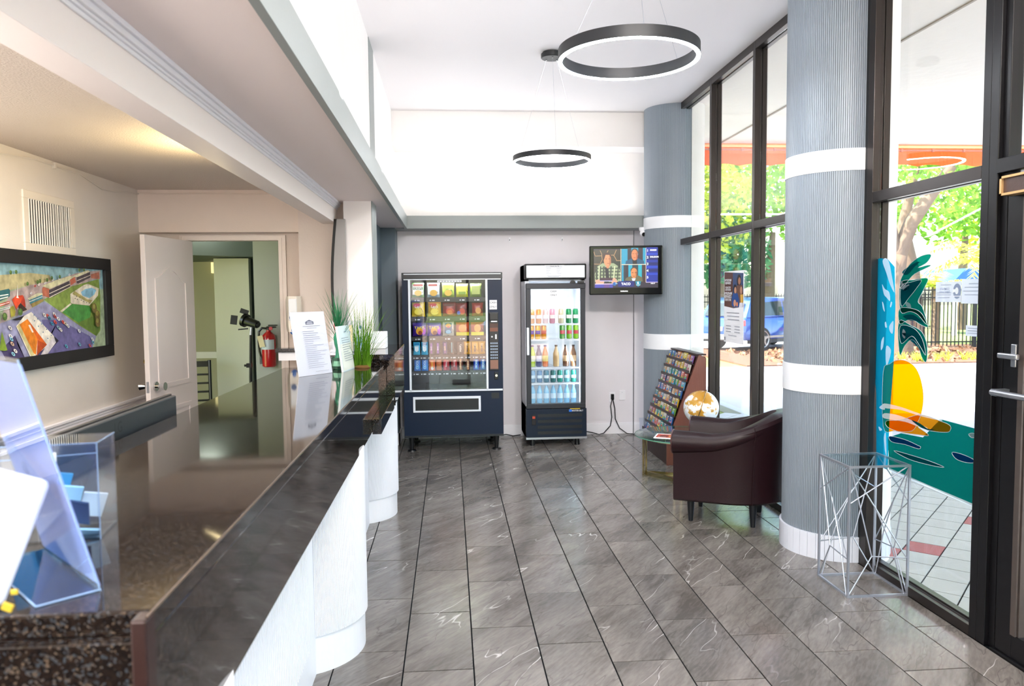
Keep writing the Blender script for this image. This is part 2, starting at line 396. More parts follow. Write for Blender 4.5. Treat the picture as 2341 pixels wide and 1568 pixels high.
struct('trim_7', c, pm('door_casing_paint', 'ecdfd6', .4))
# post, pilasters
struct('pillar_post', B().box(-.815, 6.07, 0, -.602, 6.43, ZC), pm('post_paint', 'efe9e8', .5, bump=.05, bscale=60))
struct('pillar_post_side', B().box(-.602, 6.072, 0, -.596, 6.428, ZC), GREYP)
struct('wall_passage', B().box(-.80, 6.43, 0, -.74, 8.45, 2.37), DGREY)
struct('pillar_corner', B().box(-.76, 8.42, 0, -.585, 8.78, 2.372), DGREY)
struct('baseboard_corner', B().box(-.77, 8.405, 0, -.57, 8.42, .13).box(-.585, 8.405, 0, -.57, 8.78, .13), TRIMW)
struct('baseboard_back', B().box(-.57, 8.765, 0, 2.2, 8.78, .11).box(-.57, 8.77, .11, 2.2, 8.78, .13), TRIMW, bevel=.002)
# slim curved-edge panel leaning beside the post
n = 14; pts = [(-.905 - .022*sin(pi*i/n), .0) for i in range(1)]
c = B()
prof = [(-.862 - .035*sin(pi*i/n)*1.0, 1.2 + 1.03*i/n) for i in range(n+1)] + [(-.80, 2.23), (-.80, 1.2)]
pan = thing('leaning_panel', 'grey board with a bowed black edge standing against the white post', 'panel', (-.85, 6.02, 1.2))
obj('board', B().prism(prof, 'Y', 6.03, 6.062), pm('grey_board', '9b9796', .5), pan)
c = B()
for i in range(n):
    a, b_ = prof[i], prof[i+1]
    c.prism([(a[0]-.02, a[1]), (a[0], a[1]), (b_[0], b_[1]), (b_[0]-.02, b_[1])], 'Y', 6.025, 6.064)
obj('edge_strip', c, BLACKM, pan)

# fluted round columns standing in the window line
CGREY = pm('slate_column_paint', '87919b', .42, bump=.03, bscale=80)
CGROOVE = None
def column(name, cx, cy, zb, bands, side=None):
    R = .32; N = 172
    root = sroot(name)
    def prof(r0, r1):
        P = []
        for i in range(N):
            a = 2*pi*i/N; d = 2*pi/N
            for f, r in ((0, r1), (.14, r0), (.86, r0), (1.0-.001, r1)): P.append((cx + r*cos(a+d*f), cy + r*sin(a+d*f)))
        return P
    zs = [zb] + [z for bnd in bands for z in bnd] + [ZC]
    c = B(); pr = prof(R, R-.006)
    for z0, z1 in zip(zs[0::2], zs[1::2]):
        A = [c.b.verts.new((x, y, z0)) for x, y in pr]; D = [c.b.verts.new((x, y, z1)) for x, y in pr]; c.skin(A, D)
    obj('fluted_shell', c, CGREY, root)
    c = B()
    for z0, z1 in bands: c.lathe([(R-.004, z0-.001), (R+.004, z0), (R+.004, z1), (R-.004, z1+.001)], (cx, cy, 0), 72, cap=False)
    obj('white_band', c, WHITEPL, root, smooth=True)
    return root
col = column('column_front', 2.449, 4.684, .155, [(1.02, 1.19), (2.348, 2.475)])
NB = 40
for i in range(NB):
    a0 = 2*pi*i/NB; a1 = 2*pi*(i+1)/NB - .006; r0, r1 = .30, .333
    pts = [(2.449+r0*cos(a0), 4.684+r0*sin(a0)), (2.449+r1*cos(a0), 4.684+r1*sin(a0)), (2.449+r1*cos((a0+a1)/2), 4.684+r1*sin((a0+a1)/2)), (2.449+r1*cos(a1), 4.684+r1*sin(a1)), (2.449+r0*cos(a1), 4.684+r0*sin(a1))]
    if i == 0: BT = pm('white_base_tile', 'dfe3ee', .25)
    obj('base_tile', B().prism(pts, 'Z', 0, .155), BT, col)
column('column_back', 2.449, 8.28, 0, [(1.033, 1.198), (2.33, 2.455)])
# outer halves of the columns are plain white outside the glass
OUTW = pm('exterior_white_paint', 'f3efe8', .6)
for i, cy in enumerate((4.684, 8.28)):
    struct('column_outside', B().lathe([(.327, -.1), (.327, 3.64)], (2.449, cy, 0), 40, cap=False, a0=radians(-72), a1=radians(72)), OUTW, smooth=True)

# window wall
X0, X1 = 2.43, 2.53
def mull(c, y0, y1, z0, z1, deep=0):
    c.box(X0, y0, z0, X0+.038, y1, z1).box(X0+.038, y0+.008, z0, X1-.038, y1-.008, z1).box(X1-.038, y0, z0, X1, y1, z1)
def rail(c, y0, y1, z0, z1):
    c.box(X0, y0, z0, X0+.038, y1, z1).box(X0+.038, y0, z0+.008, X1-.038, y1, z1-.008).box(X1-.038, y0, z0, X1, y1, z1)
def window(name, y0, y1, lower=True):
    w = sroot(name)
    c = B(); rail(c, y0, y1, 3.555, ZC); obj('head_rail', c, BRONZE, w, bevel=.002)
    c = B(); rail(c, y0, y1, 2.145, 2.205); obj('transom_rail', c, BRONZE, w, bevel=.002)
    if lower:
        c = B(); rail(c, y0, y1, 0, .05); c.box(X0+.04, y0, .05, X1-.045, y1, .062); obj('sill_rail', c, BRONZE, w, bevel=.002)
        obj('pane', B().box(2.478, y0, .05, 2.484, y1, 2.15), GLASS, w)
    obj('pane', B().box(2.478, y0, 2.2, 2.484, y1, 3.56), GLASS, w)
    return w
def mullion(y0, y1):
    c = B(); mull(c, y0, y1, 0, ZC); return c
w1 = window('window_1', 7.07, 8.0); w2 = window('window_2', 6.05, 7.02); w3 = window('window_3', 5.06, 6.0); w4 = window('window_4', 3.36, 4.27)
obj('mullion', mullion(7.97, 8.05), BRONZE, w1, bevel=.002); obj('mullion', mullion(7.02, 7.07), BRONZE, w1, bevel=.002)
obj('mullion', mullion(6.0, 6.05), BRONZE, w2, bevel=.002); obj('mullion', mullion(5.0, 5.06), BRONZE, w3, bevel=.002)
obj('mullion', mullion(4.27, 4.33), BRONZE, w4, bevel=.002); obj('mullion', mullion(3.31, 3.36), BRDARK, w4, bevel=.002)
obj('seal_strip', B().box(2.435, 4.33, 0, 2.52, 4.365, ZC), BLACKM, w4)
# door
d1 = sroot('door_1')
c = B().box(X0, 3.255, 0, X1, 3.31, ZC).box(X0+.02, 3.215, 0, X1-.02, 3.255, ZC).box(X0-.005, 2.2, 2.15, X1, 3.255, 2.215).box(X0, 2.2, 3.555, X1, 3.31, ZC).box(X0, 2.14, 0, X1, 2.2, ZC).box(X0, 2.2, -.03, X1+.05, 3.22, .012)
obj('door_frame', c, BRDARK, d1, bevel=.003)
c = B().box(2.445, 3.105, .012, 2.50, 3.205, 2.14).box(2.445, 2.21, .012, 2.50, 2.30, 2.14).box(2.445, 2.30, 2.02, 2.50, 3.105, 2.14).box(2.445, 2.30, .012, 2.50, 3.105, .12)
leaf = obj('door_leaf', c, BRDARK, d1, bevel=.003)
obj('glazing_bead', B().box(2.438, 3.075, .12, 2.446, 3.105, 2.03).box(2.45, 3.068, .12, 2.49, 3.105, 2.03), BRMID, d1)
obj('pane', B().box(2.47, 2.3, .12, 2.476, 3.07, 2.03), GLASS, d1); obj('pane', B().box(2.478, 2.2, 2.215, 2.484, 3.25, 3.56), GLASS, d1)
obj('push_bar', B().cyl((2.385, 3.19, 1.185), (2.385, 2.25, 1.185), .014).box(2.38, 3.16, 1.17, 2.445, 3.19, 1.2), SILVER, d1, smooth=True)
lk = obj('lock_plate', B().box(2.436, 3.12, 1.30, 2.446, 3.15, 1.40), SILVER, d1, bevel=.003)
obj('thumb_turn', B().box(2.405, 3.078, 1.335, 2.425, 3.195, 1.36).cyl((2.44, 3.135, 1.347), (2.41, 3.135, 1.347), .012), SILVER, lk, bevel=.006)
cl = thing('door_closer_cover', 'brown wooden cover with pale gold border above the glass door', 'door closer', (2.42, 2.9, 2.08))
obj('panel', B().box(2.39, 2.72, 2.05, 2.44, 3.165, 2.12), pm('dark_walnut', '45302a', .4, bump=.1), cl)
obj('border', B().box(2.38, 2.71, 2.115, 2.44, 3.175, 2.125).box(2.38, 2.71, 2.042, 2.44, 3.175, 2.052).box(2.38, 3.163, 2.042, 2.44, 3.175, 2.125), pm('pale_gold', 'd9b27c', .3, .6), cl)
st = thing('push_sticker', 'black PUSH sticker over a flag and gold seal on the door glass', 'sticker', (2.465, 3.07, 1.32))
decal('flag_print', 'X', 2.4685, -1, [('e9c9d0', [(3.068, 1.40), (2.90, 1.40), (2.90, 1.48), (3.068, 1.48)])] + [('c4566a', [(3.068, 1.405+.022*k), (2.9, 1.405+.022*k), (2.9, 1.415+.022*k), (3.068, 1.415+.022*k)]) for k in range(4)] + [('b98a3a', [(3.068, 1.31), (2.9, 1.31), (2.9, 1.40), (3.068, 1.40)]), ('d3a95c', ell(3.02, 1.355, .03, .035)), ('0b0b0c', [(3.035, 1.325), (2.985, 1.325), (2.985, 1.475), (3.035, 1.475)])], PRINT, st)
for k, ch in enumerate('PUSH'): text('lettering', ch, .042, (2.4645, 3.010, 1.458-.037*k), RXL, PAPER, st)
for i, (y0, y1) in enumerate(((1.1, 2.14), (0.05, 1.05), (-1.05, 0.0), (-2.2, -1.1))):
    w = window('window_%d' % (5+i), y0, y1); obj('mullion', mullion(y0-.05, y0), BRONZE, w)
# glazed street front behind the viewer
wr = sroot('window_9')
c = B()
for x in (-2.45, -.62, .38, 1.38, 2.38): c.box(x, -2.3, 0, x+.06, -2.2, ZC)
c.box(-2.45, -2.3, 3.5, 2.5, -2.2, ZC).box(-2.45, -2.3, 2.15, 2.5, -2.2, 2.21).box(-2.45, -2.3, 0, 2.5, -2.2, .06)
obj('window_frame', c, BRONZE, wr)
obj('pane', B().box(-.56, -2.25, .06, 2.4, -2.244, 3.5), GLASS, wr)
struct('wall_rear', B().box(-2.5, -2.3, 0, -.62, -2.2, 2.6), WHITEW)

# room beyond the office door
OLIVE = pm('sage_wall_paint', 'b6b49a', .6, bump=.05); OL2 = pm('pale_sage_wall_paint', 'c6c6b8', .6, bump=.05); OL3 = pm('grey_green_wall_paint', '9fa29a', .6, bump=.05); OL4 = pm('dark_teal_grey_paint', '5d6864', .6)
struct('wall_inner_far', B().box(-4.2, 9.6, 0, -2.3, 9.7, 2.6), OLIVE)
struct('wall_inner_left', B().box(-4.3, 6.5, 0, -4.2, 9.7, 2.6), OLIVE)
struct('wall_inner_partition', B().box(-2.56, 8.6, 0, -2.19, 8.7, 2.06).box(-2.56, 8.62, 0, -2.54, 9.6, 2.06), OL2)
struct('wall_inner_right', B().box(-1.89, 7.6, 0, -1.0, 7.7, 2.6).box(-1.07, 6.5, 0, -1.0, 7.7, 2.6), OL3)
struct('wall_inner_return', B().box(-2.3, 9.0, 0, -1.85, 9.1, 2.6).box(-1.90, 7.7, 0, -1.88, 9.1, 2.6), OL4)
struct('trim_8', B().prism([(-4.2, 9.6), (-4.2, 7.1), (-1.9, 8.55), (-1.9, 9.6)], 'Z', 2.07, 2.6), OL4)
struct('trim_9', B().box(-4.2, 9.57, .90, -2.56, 9.6, .975).box(-4.2, 9.56, .955, -2.56, 9.6, .978), TRIMW)
struct('ceiling_inner', B().box(-4.3, 6.5, 2.6, -.9, 9.7, 2.7), POPC)
struct('floor_inner', B().box(-4.3, 6.5, -.06, -.9, 9.7, 0), pm('grey_vinyl_floor', '8c8a84', .5))
# roof and building mass that shade the lobby
struct('roof', B().box(-6, -3.2, 3.78, 2.56, 13.6, 4.0), OUTW)
struct('wall_exterior_block', B().box(-6, 9.72, -.1, 2.45, 13.6, 5.4), OUTW)
# ================================================================== outside
CONC = pm('sunlit_concrete', 'b9b4aa', .8, bump=.2, bscale=20, var=.08, vscale=1.5)
ASPH = pm('asphalt', 'b0aeb0', .85, bump=.3, bscale=60, var=.1, vscale=20)
struct('ground', B().box(-60, -60, -.4, 90, 90, -.13), pm('lawn', '7f8f4a', .9, var=.25, vscale=.6))
struct('road', B().box(4.15, -20, -.128, 60, 17.6, -.12), ASPH)
struct('ground_rear', B().box(-30, -30, -.127, 4.15, -4.2, -.119), pm('peach_concrete', 'c9a994', .8, var=.06))
struct('road_far', B().box(-20, 23.5, -.128, 12.5, 29, -.12), ASPH)
patio = struct('path_patio', B().box(2.53, -4.2, -.12, 4.05, 10.2, -.038), GROUT)
struct('kerb', B().box(4.0, -4.2, -.13, 4.15, 12, -.028), pm('kerb_concrete', 'b7b9ba', .7, bump=.1), bevel=.008)
PT = pm('pale_grey_paver', 'b6b6b2', .55, bump=.15, bscale=50, var=.08, vscale=6); PR = pm('red_paver', 'a5484c', .55, bump=.15, bscale=50, var=.08)
def clip(pts, f):
    out = []
    for i in range(len(pts)):
        a, b = pts[i], pts[(i+1) % len(pts)]; fa, fb = f(a), f(b)
        if fa >= 0: out.append(a)
        if fa * fb < 0: t = fa/(fa-fb); out.append((a[0]+(b[0]-a[0])*t, a[1]+(b[1]-a[1])*t))
    return out
th = radians(46.7); u = (cos(th), sin(th)); v = (-sin(th), cos(th)); P = .216; C0 = (2.603, 4.022)
far = B(); cnt = 0; cells = []
for i in range(-30, 45):
    for j in range(-30, 45):
        cx = C0[0] + u[0]*P*(i+.5) + v[0]*P*(j+.5); cy = C0[1] + u[1]*P*(i+.5) + v[1]*P*(j+.5)
        if 2.4 < cx < 4.15 and -1 < cy < 10.3: cells.append((abs(cy-4.2), i, j))
cells.sort()
for dist, i, j in cells:
    g = .004; q = [(C0[0] + u[0]*P*(i+a) + v[0]*P*(j+b), C0[1] + u[1]*P*(i+a) + v[1]*P*(j+b)) for a, b in ((.02, .02), (.98, .02), (.98, .98), (.02, .98))]
    q = clip(q, lambda p: p[0]-2.532); q = clip(q, lambda p: 3.998-p[0]) if len(q) > 2 else q
    if len(q) < 3: continue
    red = (i - j) % 9 == 8 - 0 and (i % 5 in (2,)) or (i, j) in ((2, 1), (3, 0))
    if cnt < 290 and dist < 4.5:
        obj('tile', B().prism(q, 'Z', -.045, -.03), PR if red else PT, patio); cnt += 1
    else: far.prism(q, 'Z', -.045, -.03)
o = obj('tiles', far, PT, patio); o['kind'] = 'stuff'
mat_ = thing('door_mat', 'dark ribbed rubber mat outside the glass door', 'mat', (2.95, 2.75, -.03))
c = B().box(2.62, 2.2, -.03, 3.3, 3.3, -.02)
for k in range(27): c.box(2.64+.024*k, 2.22, -.02, 2.652+.024*k, 3.28, -.014)
obj('ribbed_surface', c, pm('ribbed_rubber', '2b2d30', .7), mat_)
# porte-cochere soffit and awning
STUC = pm('stucco_soffit', 'f6ece0', .8, bump=.4, bscale=12, var=.03)
can = struct('roof_canopy', B().box(2.53, -4.2, 3.64, 8.6, 10.2, 4.05), STUC)
obj('soffit_joint', B().box(3.625, -4.2, 3.628, 3.645, 10.2, 3.641), pm('joint_metal', '9a8b78', .5), can)
struct('roof_canopy_rear', B().box(-6, -4.2, 3.64, 2.53, -3.2, 4.05), STUC)
def awnmat():
    m = bpy.data.materials.new('orange_awning_canvas'); m.use_nodes = True; n = m.node_tree.nodes; l = m.node_tree.links; n.remove(n['Principled BSDF'])
    nz = n.new('ShaderNodeTexNoise'); nz.inputs['Scale'].default_value = 3
    mx = n.new('ShaderNodeMix'); mx.data_type = 'RGBA'; mx.inputs['A'].default_value = (*lin('f89460'), 1); mx.inputs['B'].default_value = (*lin('fca070'), 1); l.new(nz.outputs[0], mx.inputs['Factor'])
    d = n.new('ShaderNodeBsdfDiffuse'); t = n.new('ShaderNodeBsdfTranslucent'); l.new(mx.outputs['Result'], d.inputs[0]); l.new(mx.outputs['Result'], t.inputs[0])
    s = n.new('ShaderNodeMixShader'); s.inputs[0].default_value = .85; l.new(d.outputs[0], s.inputs[1]); l.new(t.outputs[0], s.inputs[2]); l.new(s.outputs[0], n['Material Output'].inputs[0]); return m
AWN = awnmat()
def awning(name, label, ax, a0, a1, w, z1, z0, out, scal=.42):
    t = thing(name, label, 'awning', (a0, w, z0) if ax == 'Y' else (w, a0, z0))
    N = int((a1-a0)/scal*8); pts = []
    for i in range(N+1):
        s = a0 + (a1-a0)*i/N; pts.append((s, z0 + .028*abs(cos(pi*(s-a0)/scal))))
    c = B()
    for i in range(N):
        q = [pts[i], pts[i+1], (pts[i+1][0], z1), (pts[i][0], z1)]; c.prism(q, ax, w, w+.006)
    obj('valance', c, AWN, t)
    c = B()
    if ax == 'Y': c.poly([(a0, w, z1), (a1, w, z1), (a1, w+out, z1+.9), (a0, w+out, z1+.9)])
    obj('slope', c, AWN, t)
    c = B()
    if ax == 'Y':
        c.box(a0, w-.02, z1-.045, a1, w, z1-.025)
        for k in range(int((a1-a0)/.45)): c.box(a0+.2+.45*k, w-.03, z1-.055, a0+.23+.45*k, w, z1-.015)
    obj('lacing_bar', c, pm('awning_bar', 'c98a74', .5), t)
    return t
awning('awning', 'orange scalloped awning along the far edge of the covered drive', 'Y', 3.3, 12, 10.22, 3.60, 3.35, -.9)
awning('awning', 'orange scalloped awning behind the viewer over the street front', 'Y', -5, 8.6, -4.26, 3.62, 3.3, .9)

# vegetation
def leafmat(name, c1, c2):
    m = bpy.data.materials.new(name); m.use_nodes = True; n = m.node_tree.nodes; l = m.node_tree.links; n.remove(n['Principled BSDF'])
    tc = n.new('ShaderNodeTexCoord'); nz = n.new('ShaderNodeTexNoise'); nz.inputs['Scale'].default_value = 1.4; nz.inputs['Detail'].default_value = 5; l.new(tc.outputs['Object'], nz.inputs['Vector'])
    r = n.new('ShaderNodeValToRGB'); r.color_ramp.elements[0].position = .35; r.color_ramp.elements[1].position = .65; r.color_ramp.elements[0].color = (*lin(c1), 1); r.color_ramp.elements[1].color = (*lin(c2), 1); l.new(nz.outputs['Fac'], r.inputs[0])
    d = n.new('ShaderNodeBsdfDiffuse'); t = n.new('ShaderNodeBsdfTranslucent'); l.new(r.outputs[0], d.inputs[0]); l.new(r.outputs[0], t.inputs[0])
    s = n.new('ShaderNodeMixShader'); s.inputs[0].default_value = .5; l.new(d.outputs[0], s.inputs[1]); l.new(t.outputs[0], s.inputs[2]); l.new(s.outputs[0], n['Material Output'].inputs[0]); return m
LEAF = [leafmat('yellow_green_leaves', '9fb02e', 'dfe56a'), leafmat('mid_green_leaves', '5f8f35', 'a8cf5a'), leafmat('blue_green_leaves', '3f7d5c', '86b98a')]
BARK = pm('tan_bark', '75604f', .8, bump=.6, bscale=14, var=.2, vscale=5)
rnd = random.Random(11)
def leaves(c, cx, cy, cz, rx, ry, rz, n, s):
    for _ in range(n):
        while 1:
            x, y, z = (rnd.uniform(-1, 1) for _ in range(3))
            if x*x+y*y+z*z < 1: break
        p = Vector((cx+x*rx, cy+y*ry, cz+z*rz)); a = Vector((rnd.gauss(0, 1), rnd.gauss(0, 1), rnd.gauss(0, .8))).normalized(); b = a.cross(Vector((rnd.gauss(0, 1), rnd.gauss(0, 1), rnd.gauss(0, 1)))).normalized(); k = s*rnd.uniform(.6, 1.3)
        c.b.faces.new([c.b.verts.new(p + d) for d in (-a*k, b*k*.5, a*k, -b*k*.5)])
def tree(label, x, y, h, blobs, lm, trunk=None, n=500, s=.16, grp='trees beyond the drive'):
    t = thing('tree', label, 'tree', (x, y, -.13), group=grp)
    if trunk is None: trunk = [[(x, y, -.2), (x+.1, y, h*.35), (x+.2, y, h*.6)]]
    c = B()
    for tr in trunk: c.tube(tr, [tr_r for tr_r in [.30 - .18*i/(len(tr)-1) for i in range(len(tr))]], 10)
    obj('trunk', c, BARK, t, smooth=True)
    c = B()
    for bx, by, bz, r1, r2 in blobs: leaves(c, bx, by, bz, r1, r1, r2, int(n*r1*r1*r2/2), s)
    o = obj('crown', c, lm, t, norm=False); o['kind'] = 'stuff'
    return t
tree('broad tree with a leaning forked tan trunk behind the picket fence', 12.4, 20, 6, [(13.5, 20.5, 6.0, 2.3, 1.5), (15.4, 21, 6.2, 2.0, 1.4), (11, 19.5, 6.2, 1.8, 1.3), (16.4, 20, 4.6, .9, .9), (14.6, 21, 4.9, .8, .5)], LEAF[1],
     [[(12.35, 20, -.2), (12.1, 20, 1.6), (12.15, 20, 2.6), (12.5, 20, 3.5), (13.3, 20, 4.6), (14.2, 20, 5.8)], [(12.1, 20.1, 2.2), (11.9, 20.1, 3.4), (11.95, 20.1, 5.4)]], 260, .13)
tree('second tan trunk with patchy bark behind the leaning tree', 14.0, 22.5, 6, [(13.2, 22.8, 3.4, .5, 1.0), (14.6, 23, 6.8, 1.6, 1.2)], LEAF[0], [[(14.3, 22.5, -.2), (14.1, 22.5, 2.2), (13.8, 22.5, 3.6), (14.2, 22.5, 5.6)]], 170, .12)
tree('tall yellow green tree seen through the window bay by the corner column', 9.0, 30, 8, [(9.0, 30, 5.8, 2.0, 2.6), (7.6, 30, 4.0, 1.2, 1.7), (10.4, 30, 5.4, 1.8, 2.6)], LEAF[0], None, 330, .17)
tree('dense blue green tree low behind the parked vehicles', 11.0, 31, 5, [(10.6, 31, 3.6, 1.6, 1.7), (9.3, 31.5, 3.0, 1.2, 1.4), (12.2, 31.5, 3.2, 1.3, 1.5)], LEAF[2], None, 560, .17)
tree('airy green tree seen above the blue car', 13.6, 32, 7, [(13.2, 32, 6.6, 2.2, 2.6), (14.6, 32, 4.6, .9, 1.0), (12.2, 32, 4.8, 1.2, 1.8)], LEAF[1], None, 340, .17)
tree('distant green tree at the right over the fence', 23.0, 33, 7, [(22, 33, 6.5, 3.0, 2.8), (25, 33, 6.0, 2.5, 2.6), (20, 33.5, 5.2, 1.2, 1.6)], LEAF[1], None, 130, .2)
tree('distant pale tree behind the pavilion', 28.0, 36, 8, [(27, 36, 6.5, 3.0, 3.6), (32, 36, 6.5, 3.0, 3.4), (18, 37, 6.5, 2.2, 2.4)], LEAF[0], None, 110, .22)
# palms
def palm(label, x, y, z, lm, n=16, L=1.9):
    t = thing('palm_tree', label, 'palm', (x, y, -.13), group='palms behind the fence')
    obj('trunk', B().tube([(x, y, -.2), (x, y, z)], .13, 8), BARK, t)
    c = B()
    for k in range(n):
        a = 2*pi*k/n + rnd.uniform(-.2, .2); el = rnd.uniform(.2, 1.1); prev = None
        for i in range(9):
            s = i/8; r = L*s*cos(el*.6); zz = z + L*(sin(el)*s - .55*s*s)
            p = Vector((x + r*cos(a), y + r*sin(a), zz)); dr = Vector((-sin(a), cos(a), 0))
            if prev is not None:
                for sg in (-1, 1):
                    for q in (0, .5):
                        pp = prev.lerp(p, q); l_ = .42*(1-s*.5)
                        c.b.faces.new([c.b.verts.new(v_) for v_ in (pp, pp.lerp(p, .4), pp + dr*sg*l_ + Vector((0, 0, -.12)) + (p-prev)*.6)])
            prev = p
    o = obj('fronds', c, lm, t, norm=False); o['kind'] = 'stuff'
palm('bright green palm with arching fronds behind the fence', 18.2, 24.5, 2.6, LEAF[0], 22, 2.4)
palm('feathery palm at the right above the pinned notices', 20.5, 24.0, 3.0, LEAF[1], 22, 2.3)
palm('small palm beside the forked trunk', 15.9, 24.0, 1.8, LEAF[0], 16, 1.5)
# mulch bed with low plants
bed = struct('ground_bed', B().box(7, 17.6, -.13, 40, 23.5, -.09), pm('leaf_mulch', '6e4c38', .9, bump=.8, bscale=30, var=.5, vscale=9))
c = B()
for _ in range(900): leaves(c, rnd.uniform(8, 22), rnd.uniform(17.7, 22), -.07, .1, .1, .02, 2, .09)
o = obj('fallen_leaves', c, pm('dry_leaves', '8f6a4c', .8, var=.4, vscale=3)); tag(o, 'dry fallen leaves scattered over the mulch bed', 'leaves', kind='stuff')
c = B()
for _ in range(36):
    x = rnd.uniform(9.5, 14.5); y = rnd.uniform(17.7, 18.6)
    for k in range(8):
        a = rnd.uniform(0, 6.28); c.poly([(x, y, -.1), (x+.03, y, -.1), (x+.15*cos(a), y+.15*sin(a), .12)])
o = obj('low_grass', c, LEAF[0], norm=False); tag(o, 'sparse grass tufts along the edge of the mulch bed', 'grass', kind='stuff')
# picket fences
def fence(label, p0, p1, h, z0, npost):
    t = thing('picket_fence', label, 'fence', (p0[0], p0[1], z0)); p0 = Vector((*p0, z0)); p1 = Vector((*p1, z0)); d = p1-p0; L = d.length; e = d.normalized(); nrm = Vector((-e.y, e.x, 0))
    M = Matrix(((e.x, nrm.x, 0, p0.x), (e.y, nrm.y, 0, p0.y), (0, 0, 1, z0), (0, 0, 0, 1)))
    for k in range(npost+1): obj('post', B().obox(M, L*k/npost-.05, -.05, 0, L*k/npost+.05, .05, h+.1), BLACKM, t)
    for zz in (.15, h-.35, h-.12): obj('rail', B().obox(M, 0, -.02, zz, L, .02, zz+.04), BLACKM, t)
    c = B(); n = int(L/.12)
    for k in range(n): c.obox(M, .12*k-.012, -.012, .05, .12*k+.012, .012, h)
    o = obj('pickets', c, BLACKM, t); o['kind'] = 'stuff'
fence('black metal picket fence behind the mulch bed', (11.5, 22.4), (27, 21.5), 1.85, -.09, 7)
fence('black picket fence beyond the parked cars', (9.5, 33), (22, 33), 1.7, -.13, 6)
pv = thing('pavilion', 'blue roofed pavilion far behind the picket fence', 'pavilion', (21, 30, -.13))
obj('roof', B().prism([(19.5, 1.9), (24, 1.9), (23.4, 2.5), (20.1, 2.5)], 'Y', 28.5, 31), pm('blue_roof', '2f62b0', .5), pv)
for x in (19.8, 21.7, 23.7): obj('post', B().box(x, 28.7, -.13, x+.12, 28.82, 1.9), OUTW, pv)
